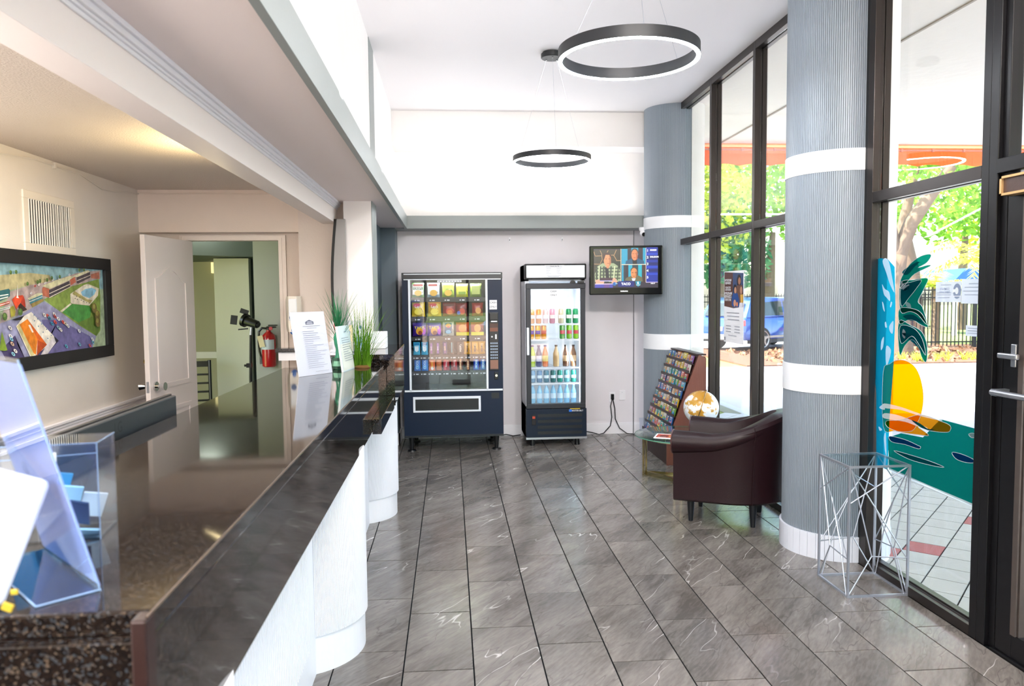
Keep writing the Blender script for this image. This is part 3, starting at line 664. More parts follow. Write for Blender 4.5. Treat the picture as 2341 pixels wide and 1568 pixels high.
# vehicles
def wheel(t, x, y, r, M):
    c = B(); c.cyl((x, y-.11, r), (x, y+.11, r), r, n=28); c.b.transform(M); w = obj('wheel', c, BLACKM, t, local=True, bevel=.03)
    c = B(); s = 1 if y > 0 else -1
    c.cyl((x, y+s*.09, r), (x, y+s*.118, r), r*.3, n=12)
    for k in range(5):
        a = 2*pi*k/5; R = Matrix.Translation((x, y+s*.1, r)) @ Matrix.Rotation(a, 4, 'Y'); c.obox(R, -.03, -.015, .05, .03, .022, r*.68)
    c.tube([(x + r*.68*cos(2*pi*k/24), y+s*.105, r + r*.68*sin(2*pi*k/24)) for k in range(24)], .022, 6, True)
    obj('rim', c, SILVER, w, local=True)
def car(label, x, y, rz, paint, L=4.5, pickup=False, cat='car', name='car'):
    """local +X is the nose"""
    t = thing(name, label, cat, (x, y, -.12), rz); I = Matrix.Identity(4)
    hw = .92
    if not pickup: prof = [(-2.2, .35), (-2.28, .62), (-2.2, .98), (-2.12, 1.02), (1.2, 1.0), (2.05, .86), (2.25, .66), (2.28, .36)]
    else: prof = [(-2.6, .45), (-2.62, 1.02), (-.9, 1.04), (1.1, 1.04), (2.3, .95), (2.45, .75), (2.45, .42)]
    sec = lambda k, w: [(px_, w, pz) for px_, pz in prof]
    rings = []
    for w, sh in ((-hw, .10), (-hw+.05, 0), (hw-.05, 0), (hw, .10)):
        rings.append([(px_*(1-sh*.25), w, .36 + (pz-.36)*(1-sh) if pz > .5 else pz) for px_, pz in prof])
    obj('body', B().loft(rings), paint, t, local=True, smooth=True, bevel=.03)
    if not pickup: cab = [(-2.1, 1.0), (-1.75, 1.52), (-1.3, 1.62), (.1, 1.60), (.95, 1.02)]
    else: cab = [(-.85, 1.02), (-.75, 1.72), (.35, 1.72), (1.1, 1.04)]
    rings = [[(px_, w*(1-.16*(pz-1)/.6), pz) for px_, pz in cab] for w in (-hw+.03, hw-.03)]
    obj('cabin', B().loft(rings), paint, t, local=True, smooth=True, bevel=.03)
    TG = pm('tinted_car_glass', '2a3a3c', .06)
    for sg in (-1, 1):
        wdw = [(-1.65, 1.06), (-1.45, 1.45), (-.35, 1.5), (-.35, 1.06)] if not pickup else [(-.7, 1.1), (-.68, 1.6), (-.1, 1.62), (-.1, 1.1)]
        w2_ = [(-.27, 1.06), (-.27, 1.5), (.1, 1.5), (.72, 1.08)] if not pickup else [(-.03, 1.1), (-.03, 1.62), (.35, 1.62), (.85, 1.1)]
        for q in (wdw, w2_):
            c = B(); yy = lambda pz: sg*((hw-.03)*(1-.16*(pz-1)/.6)+.006)
            c.loft([[(px_, yy(pz), pz) for px_, pz in q], [(px_, yy(pz)-sg*.02, pz) for px_, pz in q]]); obj('side_window', c, TG, t, local=True)
        obj('wing_mirror', B().sphere((.75, sg*1.0, 1.08), .1, sc=(.8, 1.2, .9)), BLACKPL, t, local=True, smooth=True)
        obj('door_sill', B().box(-1.3, sg*.9-.03, .40, 1.3, sg*.9+.04, .46), SILVER, t, local=True)
        obj('lower_cladding', B().box(-2.0, sg*.88-.03, .25, 2.0, sg*.88+.03, .40), pm('grey_cladding', '3a3c40', .7), t, local=True)
    c = B(); q0 = (-2.08, 1.06) if not pickup else (-.84, 1.1); q1 = (-1.83, 1.45) if not pickup else (-.79, 1.6)
    c.loft([[(q0[0]-.03, -.7, q0[1]), (q0[0]-.03, .7, q0[1]), (q1[0]-.03, .62, q1[1]), (q1[0]-.03, -.62, q1[1])], [(q0[0], -.7, q0[1]), (q0[0], .7, q0[1]), (q1[0], .62, q1[1]), (q1[0], -.62, q1[1])]]); obj('rear_window', c, TG, t, local=True)
    xe = prof[1][0]
    for sg in (-1, 1): obj('tail_light', B().box(xe-.02, sg*.8-.13, .78, xe+.12, sg*.8+.13, .95), pm('red_tail_light', 'd8404a', .3), t, local=True, bevel=.02)
    obj('number_plate', B().box(xe-.03, -.17, .62, xe+.02, .17, .74), pm('plate_white', 'e6dede', .5), t, local=True)
    obj('bumper', B().box(xe-.06, -.85, .34, xe+.15, .85, .52), pm('bumper_grey', '6a6d70', .6), t, local=True, bevel=.03)
    for wx in (-1.35, 1.35) if not pickup else (-1.7, 1.6):
        for wy in (-.82, .82): wheel(t, wx, wy, .36, I)
    return t
BLUEP = pm('metallic_blue_paint', '1f4fa8', .18, .3, coat=1); WHITECAR = pm('pale_silver_paint', 'd8dde6', .2, .2, coat=1); BLUEP2 = pm('violet_blue_paint', '5a6cc8', .25, .2, coat=1)
car('dark blue sport utility car parked beyond the drive', 10.0, 23.6, radians(30), BLUEP)
car('pale silver pickup truck parked left of the blue car', 5.4, 27.5, radians(8), WHITECAR, pickup=True, cat='truck', name='pickup_truck')
car('white sedan parked behind the viewer on the sunlit lot', 3.5, -12, radians(170), WHITECAR)
tree('green street tree behind the viewer', 2.0, -19, 7, [(2, -19, 5.5, 3.4, 2.6), (-5, -20, 5.0, 3, 2.5), (8, -20, 5.0, 3, 2.6), (13, -17, 5, 2.5, 2.4)], LEAF[1], None, 60, .25, 'trees behind the viewer')
# ================================================================== reception counter
def granite():
    m = bpy.data.materials.new('polished_brown_granite'); m.use_nodes = True; n = m.node_tree.nodes; l = m.node_tree.links; b = n['Principled BSDF']
    tc = n.new('ShaderNodeTexCoord')
    vo = n.new('ShaderNodeTexVoronoi'); vo.inputs['Scale'].default_value = 260; l.new(tc.outputs['Object'], vo.inputs['Vector'])
    nz = n.new('ShaderNodeTexNoise'); nz.inputs['Scale'].default_value = 60; nz.inputs['Detail'].default_value = 6; l.new(tc.outputs['Object'], nz.inputs['Vector'])
    sp = n.new('ShaderNodeSeparateColor'); l.new(vo.outputs['Color'], sp.inputs[0])
    r = n.new('ShaderNodeValToRGB'); e = r.color_ramp.elements; e[0].position = 0; e[0].color = (*lin('0b0909'), 1); e[1].position = .93; e[1].color = (*lin('42382f'), 1)
    x = e.new(.45); x.color = (*lin('17100d'), 1); x = e.new(.7); x.color = (*lin('1f1712'), 1); x = e.new(.84); x.color = (*lin('2b3036'), 1)
    mu = n.new('ShaderNodeMath'); mu.operation = 'MULTIPLY'; l.new(sp.outputs[0], mu.inputs[0]); mr = n.new('ShaderNodeMapRange'); mr.inputs['From Min'].default_value = .1; mr.inputs['From Max'].default_value = .5; mr.inputs['To Min'].default_value = .6; l.new(nz.outputs['Fac'], mr.inputs['Value']); l.new(mr.outputs[0], mu.inputs[1])
    l.new(mu.outputs[0], r.inputs[0]); l.new(r.outputs[0], b.inputs['Base Color']); b.inputs['Roughness'].default_value = .05; b.inputs['Specular IOR Level'].default_value = .5
    return m
GRAN = granite()
CW = pm('white_counter_paint', 'eef0f6', .4)
ct = thing('reception_counter', 'long reception counter with dark polished granite top and white fluted half columns', 'counter', (-.6, 3, 0))
obj('countertop', B().box(-1.03, 1.08, 1.165, -.42, 4.80, 1.20), GRAN, ct, bevel=.004)
obj('front_slab', B().box(-.445, 1.08, .915, -.4205, 4.995, 1.166), GRAN, ct, bevel=.002)
obj('front_slab', B().box(-.42, 4.06, .905, -.372, 4.995, .985), GRAN, ct, bevel=.002)
obj('end_slab', B().box(-1.03, 1.055, .60, -.43, 1.08, 1.166), GRAN, ct, bevel=.002)
cp = obj('corner_trim', B().box(-.438, 1.047, .60, -.417, 1.082, 1.199), pm('copper_brown_edge', '2c1a18', .25, .3, var=.2, vscale=60), ct, bevel=.003)
obj('edge_highlight_seam', B().box(-.4215, 1.06, 1.198, -.4190, 4.80, 1.2008), pm('honed_granite_edge', '5a4c40', .35), ct)  # lighter strip painted as the highlight along the counter edge
obj('base_panel', B().box(-.98, 1.09, 0, -.602, 5.0, 1.16), CW, ct)
# fine ribbing on the flat stretches
c = B()
for k in range(46): c.box(-.602, 1.95+.026*k, .17, -.596, 1.963+.026*k, .92)
obj('ribbed_facing', c, CW, ct)
def halfcol(yc, ct=ct, name='fluted_half_column'):
    R = .32; xc = -.73; c = B(); N = 120; a0, a1 = radians(-66), radians(66)
    P = []
    for i in range(N):
        a = a0 + (a1-a0)*i/N; d = (a1-a0)/N
        for f, r in ((0, R-.004), (.2, R), (.8, R)): P.append((xc + r*cos(a+d*f), yc + r*sin(a+d*f)))
    P.append((xc + (R-.004)*cos(a1), yc + (R-.004)*sin(a1))); P += [(xc, yc+.2), (xc, yc-.2)]
    c.prism(P, 'Z', .17, .93); h = obj(name, c, CW, ct)
    c = B(); P = [(xc + (R-.012)*cos(a0 + (a1-a0)*i/24), yc + (R-.012)*sin(a0 + (a1-a0)*i/24)) for i in range(25)] + [(xc, yc+.2), (xc, yc-.2)]
    c.prism(P, 'Z', 0, .17); obj('base_block', c, CW, h)
for yc in (1.37, 3.566): halfcol(yc)
# raised end section
rs = thing('raised_counter_end', 'raised black granite end of the counter in front of the white post', 'counter', (-.6, 5.4, 0))
obj('top_slab', B().box(-.98, 5.0, 1.225, -.365, 6.05, 1.257), GRAN, rs, bevel=.003)
obj('front_slab', B().box(-.98, 5.02, .92, -.367, 5.045, 1.226), GRAN, rs)
obj('side_slab', B().prism([(5.045, .93), (6.0, .93), (6.0, 1.226), (5.045, 1.226)], 'X', -.385, -.367), GRAN, rs)
obj('base', B().box(-.98, 5.05, 0, -.602, 6.04, 1.22), CW, rs)
halfcol(5.77, rs)
wsf = thing('back_ledge', 'black topped white ledge under the soap dispenser by the office door', 'shelf', (-1.2, 6.1, 1.2))
obj('top_slab', B().box(-1.36, 6.06, 1.205, -.985, 6.2, 1.235), GRAN, wsf)
obj('apron', B().box(-1.34, 6.08, 1.14, -.98, 6.2, 1.205), CW, wsf)
obj('bracket', B().box(-1.2, 6.1, .75, -1.02, 6.2, 1.14), pm('tan_bracket', 'b08a78', .6), wsf)

# soap dispenser on the pier
sp = thing('soap_dispenser', 'white wall soap dispenser with a blue window on the pier', 'dispenser', (-1.2, 6.2, 1.5))
obj('housing', B().loft([[(-1.23+dx*s, 6.22-dy, z) for dx, dy in ((-.06, 0), (-.06, .07), (-.035, .1), (.035, .1), (.06, .07), (.06, 0))] for z, s in ((1.36, .85), (1.40, 1), (1.6, 1), (1.64, .9))]), pm('cream_plastic', 'e4dccf', .3), sp, smooth=True)
obj('front_cover', B().box(-1.262, 6.112, 1.45, -1.198, 6.125, 1.62), WHITEPL, sp, bevel=.008)
obj('blue_window', B().sphere((-1.235, 6.115, 1.475), .022, sc=(1, .5, 1.15)), pm('blue_window_plastic', '20508c', .15), sp, smooth=True)
obj('logo_disc', B().sphere((-1.23, 6.13, 1.375), .03, sc=(1, .4, 1.3)), pm('blue_plastic', '1f66b8', .2), sp, smooth=True)

# vent, cable, picture on the left wall
vt = thing('wall_vent', 'white painted return air grille high on the cream wall', 'vent', (-2.42, 4.9, 2.1))
c = B().box(-2.42, 4.60, 1.915, -2.408, 5.195, 1.96).box(-2.42, 4.60, 2.215, -2.408, 5.195, 2.262).box(-2.42, 4.60, 1.96, -2.408, 4.65, 2.215).box(-2.42, 5.14, 1.96, -2.408, 5.195, 2.215)
obj('frame', c, pm('vent_paint', 'e8dfd2', .5), vt, bevel=.003)
obj('backing', B().box(-2.4195, 4.64, 1.95, -2.418, 5.15, 2.23), pm('dusty_dark', '161616', .9), vt)  # dark sheet paints the shade between the slats
VS = pm('vent_slat_metal', 'e6e2da', .45)
for k in range(18):
    y = 4.66+.0272*k; M = Matrix.Translation((-2.411, y, 0)) @ Matrix.Rotation(radians(35 if k not in (11, 13, 15) else 80), 4, 'Z')
    obj('slat', B().obox(M, -.0045, -.0045, 1.96, .003, .0045, 2.215), VS, vt)
cb = thing('wall_cable', 'thin cable painted cream sagging along the top of the cream wall', 'cable', (-2.41, 5, 2.45))
pts = [(-2.412, y, z) for y, z in ((3.0, 2.44), (4.0, 2.43), (4.415, 2.427), (4.75, 2.455), (4.97, 2.455), (5.12, 2.45), (5.3, 2.455), (5.45, 2.43), (5.62, 2.40), (5.8, 2.405), (6.0, 2.43), (6.25, 2.45))]
obj('cord', B().tube(pts, .006, 6), CREAM, cb, smooth=True); obj('clip', B().box(-2.42, 4.96, 2.435, -2.40, 4.98, 2.47), CREAM, cb)
obj('cord', B().tube([(-2.40, 6.244, 2.455), (-2.2, 6.243, 2.445), (-1.9, 6.243, 2.452), (-1.6, 6.243, 2.445), (-1.2, 6.244, 2.455)], .005, 6), PINK, cb, smooth=True)
pc = thing('framed_picture', 'large black framed aerial painting of a motel with orange roofs', 'picture', (-2.42, 5, 1.58))
c = B(); y0, y1, z0, z1 = 3.3, 5.645, 1.232, 1.912
c.box(-2.42, y0, z0+.078, -2.385, y0+.09, z1-.078).box(-2.42, y1-.095, z0+.078, -2.385, y1, z1-.078).box(-2.42, y0, z0, -2.385, y1, z0+.078).box(-2.42, y0, z1-.078, -2.385, y1, z1)
obj('frame', c, BLACKM, pc, bevel=.003)
XP = '-2.40'
K = '5.6'
def PI(*a): return a
shp = [('a9bb9a', [(y0+.05, z0+.05), (y1-.05, z0+.05), (y1-.05, z1-.05), (y0+.05, z1-.05)])]
shp += [('8fb6c0', [(y0+.05, 1.75), (y1-.05, 1.70), (y1-.05, 1.86), (y0+.05, 1.86)]),
 ('c2b98c', [(4.279,1.765),(4.321,1.766),(4.614,1.787),(4.838,1.780),(4.887,1.714),(4.542,1.706),(4.313,1.670)]),
 ('bba8a6', [(4.409,1.677),(4.624,1.718),(4.890,1.748),(5.190,1.804),(5.516,1.830),(5.510,1.770),(5.405,1.763),(4.883,1.672),(4.753,1.634),(4.612,1.581),(4.298,1.503)]),
 ('9c9cc0', [(4.159,1.488),(4.299,1.507),(4.410,1.525),(4.612,1.581),(4.765,1.623),(4.957,1.556),(5.415,1.382),(5.351,1.306),(5.040,1.292),(4.586,1.291),(4.353,1.297),(4.143,1.303)]),
 ('6f6aa0', [(4.725,1.515),(4.924,1.509),(5.324,1.386),(5.351,1.309),(4.943,1.300),(4.654,1.303),(4.783,1.377)]),
 ('4d4470', [(4.466,1.375),(4.530,1.300),(4.353,1.297),(4.300,1.365),(4.440,1.437)]),
 ('88a04c', [(4.762,1.634),(5.079,1.712),(5.487,1.770),(5.499,1.652),(5.477,1.416),(5.415,1.382),(5.159,1.471),(4.947,1.556)]),
 ('4f9a48', [(4.966,1.556),(5.099,1.603),(5.321,1.590),(5.364,1.568),(5.323,1.496),(5.191,1.475)]),
 ('6b8a3c', [(5.160,1.481),(5.370,1.516),(5.480,1.448),(5.472,1.427),(5.415,1.384)]),
 ('e6dcc6', [(4.943,1.561),(5.075,1.608),(5.094,1.603),(4.966,1.553)]),
 ('e6dcc8', [(5.080,1.667),(5.268,1.727),(5.324,1.735),(5.481,1.706),(5.464,1.657),(5.332,1.590),(5.100,1.605),(5.080,1.613)]),
 ('b4a868', [(5.105,1.667),(5.138,1.687),(5.303,1.632),(5.381,1.626),(5.345,1.605),(5.280,1.621)]),
 ('8fc4e0', [(5.221,1.680),(5.299,1.704),(5.377,1.710),(5.445,1.695),(5.407,1.663),(5.337,1.639),(5.240,1.657)]),
 ('f0ece2', [(5.261,1.704),(5.312,1.725),(5.367,1.720),(5.377,1.710),(5.299,1.701)]),
 ('c8745a', [(4.746,1.699),(4.760,1.708),(4.830,1.697),(4.825,1.643),(4.746,1.657)]),
 ('dcd8b0', [(4.743,1.713),(4.908,1.750),(5.086,1.781),(5.146,1.778),(5.063,1.751),(4.830,1.697),(4.795,1.704)]),
 ('4e4750', [(4.822,1.690),(5.073,1.749),(5.084,1.712),(4.881,1.653),(4.821,1.644)]),
 ('e8ddd0', [(4.823,1.671),(5.081,1.732),(5.083,1.727),(4.824,1.666)]),
 ('e8ddd0', [(4.821,1.647),(5.084,1.714),(5.084,1.710),(4.821,1.642)]),
 ('c9705a', [(5.083,1.756),(5.146,1.778),(5.159,1.743),(5.090,1.722)]),
 ('e4dfbc', [(5.131,1.782),(5.255,1.811),(5.332,1.826),(5.359,1.817),(5.177,1.776),(5.146,1.778)]),
 ('5a5058', [(5.172,1.773),(5.359,1.814),(5.361,1.778),(5.184,1.733),(5.169,1.740)]),
 ('e8ddd0', [(5.170,1.754),(5.361,1.795),(5.360,1.791),(5.169,1.749)]),
 ('b87460', [(5.369,1.799),(5.491,1.818),(5.493,1.770),(5.372,1.773)]),
 ('ddd8b4', [(4.581,1.640),(4.687,1.671),(4.743,1.671),(4.747,1.662),(4.600,1.631)]),
 ('4b8a96', [(4.596,1.631),(4.738,1.662),(4.745,1.639),(4.606,1.608)]),
 ('e0e8e8', [(4.595,1.623),(4.742,1.653),(4.742,1.650),(4.598,1.619)]),
 ('a08a50', [(4.611,1.608),(4.749,1.641),(4.752,1.625),(4.630,1.590)]),
 ('e2502c', [(4.424,1.636),(4.464,1.655),(4.534,1.660),(4.538,1.613),(4.507,1.618),(4.461,1.580)]),
 ('b83822', [(4.507,1.618),(4.538,1.657),(4.552,1.631),(4.556,1.591),(4.532,1.591)]),
 ('3a2622', [(4.482,1.601),(4.506,1.614),(4.548,1.591),(4.571,1.578),(4.498,1.561)]),
 ('f0ece8', [(4.471,1.653),(4.485,1.723),(4.484,1.653),(4.493,1.642),(4.466,1.644)]),
 ('a8a040', [(4.398,1.593),(4.440,1.601),(4.452,1.571),(4.442,1.545),(4.404,1.538)]),
 ('2e2a30', [(4.410,1.525),(4.552,1.547),(4.627,1.563),(4.526,1.521),(4.448,1.519)]),
 ('f2ece0', [(4.449,1.487),(4.536,1.543),(4.611,1.563),(4.850,1.411),(4.847,1.383),(4.621,1.306),(4.579,1.303)]),
 ('d8cc90', [(4.456,1.486),(4.485,1.501),(4.622,1.315),(4.588,1.309)]),
 ('f08a20', [(4.484,1.496),(4.566,1.524),(4.663,1.401),(4.638,1.314),(4.614,1.325)]),
 ('e86a20', [(4.566,1.524),(4.764,1.365),(4.646,1.308),(4.663,1.401)]),
 ('c8501c', [(4.663,1.398),(4.764,1.365),(4.646,1.308)]),
 ('fff4e8', [(4.571,1.489),(4.592,1.490),(4.625,1.446),(4.608,1.444)]),
 ('eae2e8', [(4.764,1.365),(4.849,1.407),(4.869,1.372),(4.758,1.304),(4.689,1.310)]),
 ('2b2738', [(4.850,1.411),(4.903,1.380),(4.797,1.330),(4.759,1.309),(4.874,1.372)]),
 ('2f6a70', [(4.271,1.678),(4.395,1.694),(4.406,1.687),(4.403,1.653),(4.266,1.616)]),
 ('e8f0ea', [(4.269,1.655),(4.389,1.666),(4.388,1.660),(4.269,1.648)]),
 ('e8f0ea', [(4.268,1.637),(4.384,1.653),(4.384,1.647),(4.267,1.629)]),
 ('d0543a', [(4.265,1.607),(4.397,1.628),(4.397,1.615),(4.264,1.591)]),
 ('f4ece4', [(4.272,1.602),(4.393,1.623),(4.392,1.619),(4.271,1.598)]),
 ('e8ece8', [(4.263,1.581),(4.398,1.598),(4.397,1.587),(4.262,1.571)]),
 ('3a5a48', [(4.270,1.579),(4.392,1.594),(4.392,1.591),(4.269,1.574)]),
 ('8aa838', [(4.309,1.465),(4.351,1.361),(4.322,1.359),(4.279,1.366)])]
def pcar(cx, cy, r1, r2, col, a): return [(col, ell(cx, cy, r1, r2, 10, a)), ('2b3448', ell(cx, cy, r1*.35, r2*.5, 6, a))]
pcs = [(4.749,1.542),(4.788,1.536),(4.805,1.522),(4.862,1.544),(4.870,1.529),(4.906,1.514),(4.829,1.488),(4.867,1.496),(4.901,1.461),(4.928,1.446),(4.961,1.493),(4.989,1.482),(5.017,1.466),(5.160,1.428),(4.985,1.341),(5.158,1.342),(5.339,1.365),(5.343,1.343),(5.296,1.325),(4.380,1.481),(4.380,1.436),(4.386,1.419),(4.391,1.393),(4.418,1.352),(4.394,1.337),(4.604,1.671),(4.649,1.712),(4.692,1.721),(4.762,1.731),(4.853,1.752),(4.928,1.760),(5.056,1.788)]
cc = ['f2ede8', 'd85a48', '4aa0c4', 'f2ede8', 'c84a4a', 'f0f0f0', '3a98bc', 'e05040', '9cc8d8', 'f4f0ea', 'e04838', 'f0e4c8', 'f4f4f0', 'ececf2', '58b0cc', '78bcd8', 'f0f0f0', '70b4d4', 'd85868', 'f2eeea', 'f4f0ee', '7abcd8', 'eac0a0', 'f2ece4', '8ecce0', 'e8e8ee', 'c85048', 'eee8e0', 'f0f0ea', 'e8e4e0', 'f0ecec', 'e0e0e8']
for (a, b_), k in zip(pcs, cc): shp += pcar(a, b_, .020 if b_ < 1.62 else .012, .009 if b_ < 1.62 else .006, k, -.5 if b_ < 1.62 else .2)
trs = [(4.568,1.724),(4.676,1.735),(4.702,1.742),(4.781,1.750),(4.836,1.763),(4.403,1.783),(4.456,1.787),(5.370,1.573),(5.411,1.525),(5.412,1.477),(4.929,1.772),(5.181,1.821),(5.245,1.825),(4.475,1.566),(4.323,1.544)]
for k, (a, b_) in enumerate(trs):
    r = .034 if k in (7, 8, 9) else (.022 if k > 12 else .012)
    shp += [('4c6a34' if k not in (7, 8, 9) else '7c6c3c', ell(a, b_, r*1.1, r, 9)), ('a09a50' if k in (7, 8, 9) else '6c8a44', ell(a-.004, b_+r*.3, r*.6, r*.5, 7))]
dots = [(4.613,1.545),(4.649,1.522),(4.614,1.512),(4.688,1.491),(4.653,1.479),(4.741,1.457),(4.701,1.442),(4.791,1.419),(4.750,1.403),(5.165,1.647),(5.133,1.632),(5.184,1.627),(5.215,1.617),(5.257,1.611),(5.124,1.652),(5.290,1.606),(5.103,1.638)]
for a, b_ in dots: shp.append(('3a78a0' if b_ < 1.6 and a < 5.2 else '2e3038', ell(a, b_, .006, .004, 6)))
decal('painting', 'X', -2.404, 1, shp, PAINT, pc, step=.00012)

# white panel door standing open
dr = sroot('door_2'); dr.location = (-2.085, 6.36, 0); ORG[dr.name] = Vector((-2.085, 6.36, 0))
DW = pm('door_white_paint', 'e6dcda', .35, bump=.03, bscale=40)
Rd = Matrix.Translation((-2.085, 6.36, 0)) @ Matrix.Rotation(radians(-97), 4, 'Z')
def dpts(c, pts, y0, y1):  # prism in the door's own plane (x along width, z up)
    n0 = len(c.b.verts); c.prism(pts, 'Y', y0, y1); c.b.verts.ensure_lookup_table()
    for v_ in c.b.verts[n0:]: v_.co = Rd @ v_.co
lf = B().obox(Rd, 0, 0, .01, .74, .035, 2.085); lf = obj('leaf', lf, DW, dr, bevel=.002)
def arch(x0, x1, z0, z1, rise):
    P = [(x0, z0), (x1, z0), (x1, z1)]
    for k in range(1, 16):
        s = k/16; P.append((x1 + (x0-x1)*s, z1 + rise*(.5-.5*cos(2*pi*s))))
    return P + [(x0, z1)]
for x0, x1 in ((.12, .62),):
    for z0, z1, rz in ((.97, 1.78, .09), (.16, .82, 0)):
        for face, (ya, yb) in ((0, (-.006, .0)), (1, (.035, .041))):
            outp = arch(x0, x1, z0, z1, rz); inp = arch(x0+.035, x1-.035, z0+.035, z1-.03, rz)
            c = B()
            for k in range(len(outp)):
                j = (k+1) % len(outp); n0 = len(c.b.verts); c.prism([outp[k], outp[j], inp[j], inp[k]], 'Y', ya, yb); c.b.verts.ensure_lookup_table()
                for v_ in c.b.verts[n0:]: v_.co = Rd @ v_.co
            obj('panel_moulding', c, DW, dr)
for sg, yy in ((1, .035), (-1, 0)):
    c = B(); p0 = Rd @ Vector((.67, yy, 1.0)); d = (Rd.to_3x3() @ Vector((0, sg, 0)))
    c.cyl(p0, p0 + d*.012, .034, n=20).cyl(p0, p0+d*.05, .012).cyl(p0+d*.035, p0+d*.075, .018, .030, n=18); obj('door_knob', c, CHROME, dr, smooth=True)
obj('latch_plate', B().obox(Rd, .738, .008, .96, .742, .027, 1.04), SILVER, dr)
c = B(); p0 = Rd @ Vector((.66, .0, 1.18)); d = (Rd.to_3x3() @ Vector((0, -1, 0))); c.cyl(p0, p0+d*.03, .012).cyl(p0+d*.03, p0+d*.04, .018); obj('brass_bolt', c, pm('brass', 'c9a23c', .25, .9), dr)

# things in the inner room
fx = thing('fire_extinguisher', 'red fire extinguisher with black hose hung on the grey green wall', 'fire extinguisher', (-1.73, 7.5, .96))
X, Y, Z = -1.745, 7.52, .965
obj('cylinder', B().lathe([(.055, 0), (.064, .008), (.066, .02), (.066, .27), (.058, .305), (.035, .33), (.022, .34), (.022, .355)], (X, Y, Z), 24), pm('extinguisher_red', 'a8141c', .15, coat=.5), fx, smooth=True)
obj('label_print', B().lathe([(.0668, .17), (.0668, .265)], (X, Y, Z), 20, cap=False, a0=radians(200), a1=radians(330)), pm('label_print', 'b9c4cc', .4), fx)
obj('valve_head', B().cyl((X, Y, Z+.35), (X, Y, Z+.39), .02).box(X-.015, Y-.02, Z+.375, X+.07, Y+.02, Z+.39).box(X, Y-.018, Z+.395, X+.085, Y+.018, Z+.405), pm('black_metal', '1c1a18', .4, .5), fx, bevel=.003)
obj('gauge', B().cyl((X+.03, Y-.03, Z+.37), (X+.03, Y-.045, Z+.37), .018), pm('gauge_red', 'b0343a', .3), fx)
obj('hose', B().tube([(X-.02, Y, Z+.37), (X-.06, Y, Z+.375), (X-.09, Y, Z+.34), (X-.095, Y, Z+.25), (X-.09, Y, Z+.15), (X-.078, Y, Z+.1)], .011, 8), BLACKPL, fx, smooth=True)
obj('nozzle', B().cyl((X-.078, Y, Z+.1), (X-.07, Y, Z+.03), .013, .02), BLACKPL, fx)
obj('tag', B().obox(Matrix.Translation((X-.055, Y-.075, Z+.25)) @ Matrix.Rotation(radians(-12), 4, 'Y'), -.025, 0, -.055, .025, .002, .055), pm('manila_tag', 'd6c8a0', .6), fx)
sl = thing('studio_light', 'black studio spotlight with barn doors on a slim stand', 'studio light', (-1.83, 7.2, 0))
X, Y = -1.845, 7.2
c = B().tube([(X, Y, .05), (X, Y, .9), (X+.012, Y, 1.29)], [.014, .013, .010], 10); obj('pole', c, BLACKPL, sl, smooth=True)
obj('clamp', B().box(X-.03, Y-.02, .99, X+.015, Y+.02, 1.03).cyl((X-.03, Y-.01, 1.01), (X-.05, Y-.01, 1.01), .01), BLACKPL, sl)
for k in range(3):
    a = 2*pi*k/3+.4; obj('leg', B().tube([(X, Y, .30), (X+.42*cos(a), Y+.42*sin(a), .012)], .009, 6), BLACKPL, sl)
hd = obj('lamp_head', B().cyl((X+.09, Y-.05, 1.385), (X-.02, Y-.01, 1.42), .035, .045, n=20).cyl((X-.02, Y-.01, 1.42), (X-.045, Y, 1.43), .062, n=20).cyl((X+.10, Y-.055, 1.38), (X+.09, Y-.05, 1.385), .026, n=14), BLACKPL, sl, smooth=True)
obj('spigot', B().cyl((X+.012, Y, 1.29), (X+.02, Y, 1.36), .012), SILVER, sl)
for dx, dz, w, h, ry in ((-.13, .01, .03, .042, 8), (-.035, .085, .038, .022, 20), (-.05, -.075, .045, .006, -5)):
    obj('barn_door', B().obox(Matrix.Translation((X+dx, Y-.01, 1.42+dz)) @ Matrix.Rotation(radians(ry), 4, 'Y'), -w, -.002, -h, w, .002, h), BLACKM, hd)
lc = thing('ladder_back_chair', 'black wooden ladder back chair beyond the open door', 'chair', (-2.68, 8.0, 0), radians(12))
for sx in (-.2, .2):
    obj('leg', B().tube([(sx, .2, 0), (sx, .19, .45), (sx*.98, .24, .98)], .017, 8), BLACKPL, lc, local=True, smooth=True)
    obj('leg', B().cyl((sx, -.2, 0), (sx, -.2, .44), .016, .018), BLACKPL, lc, local=True)
obj('seat', B().box(-.22, -.22, .44, .22, .2, .475), BLACKPL, lc, local=True, bevel=.015)
for k, z in enumerate((.56, .65, .74, .83, .94)):
    obj('rung', B().box(-.19, .2+.035*k*.3, z-.01-(.02 if k == 4 else 0), .19, .22+.035*k*.3, z+.01+(.02 if k == 4 else 0)), BLACKPL, lc, local=True)
ns = thing('wall_sconce', 'small square cream light box on the sage wall', 'light', (-2.85, 9.5, 2.0))
obj('shade', B().box(-2.86, 9.50, 1.93, -2.80, 9.59, 2.06), pm('lit_cream_shade', 'f4e8b0', .6, emit='fff0b0', estr=.6), ns, bevel=.004)

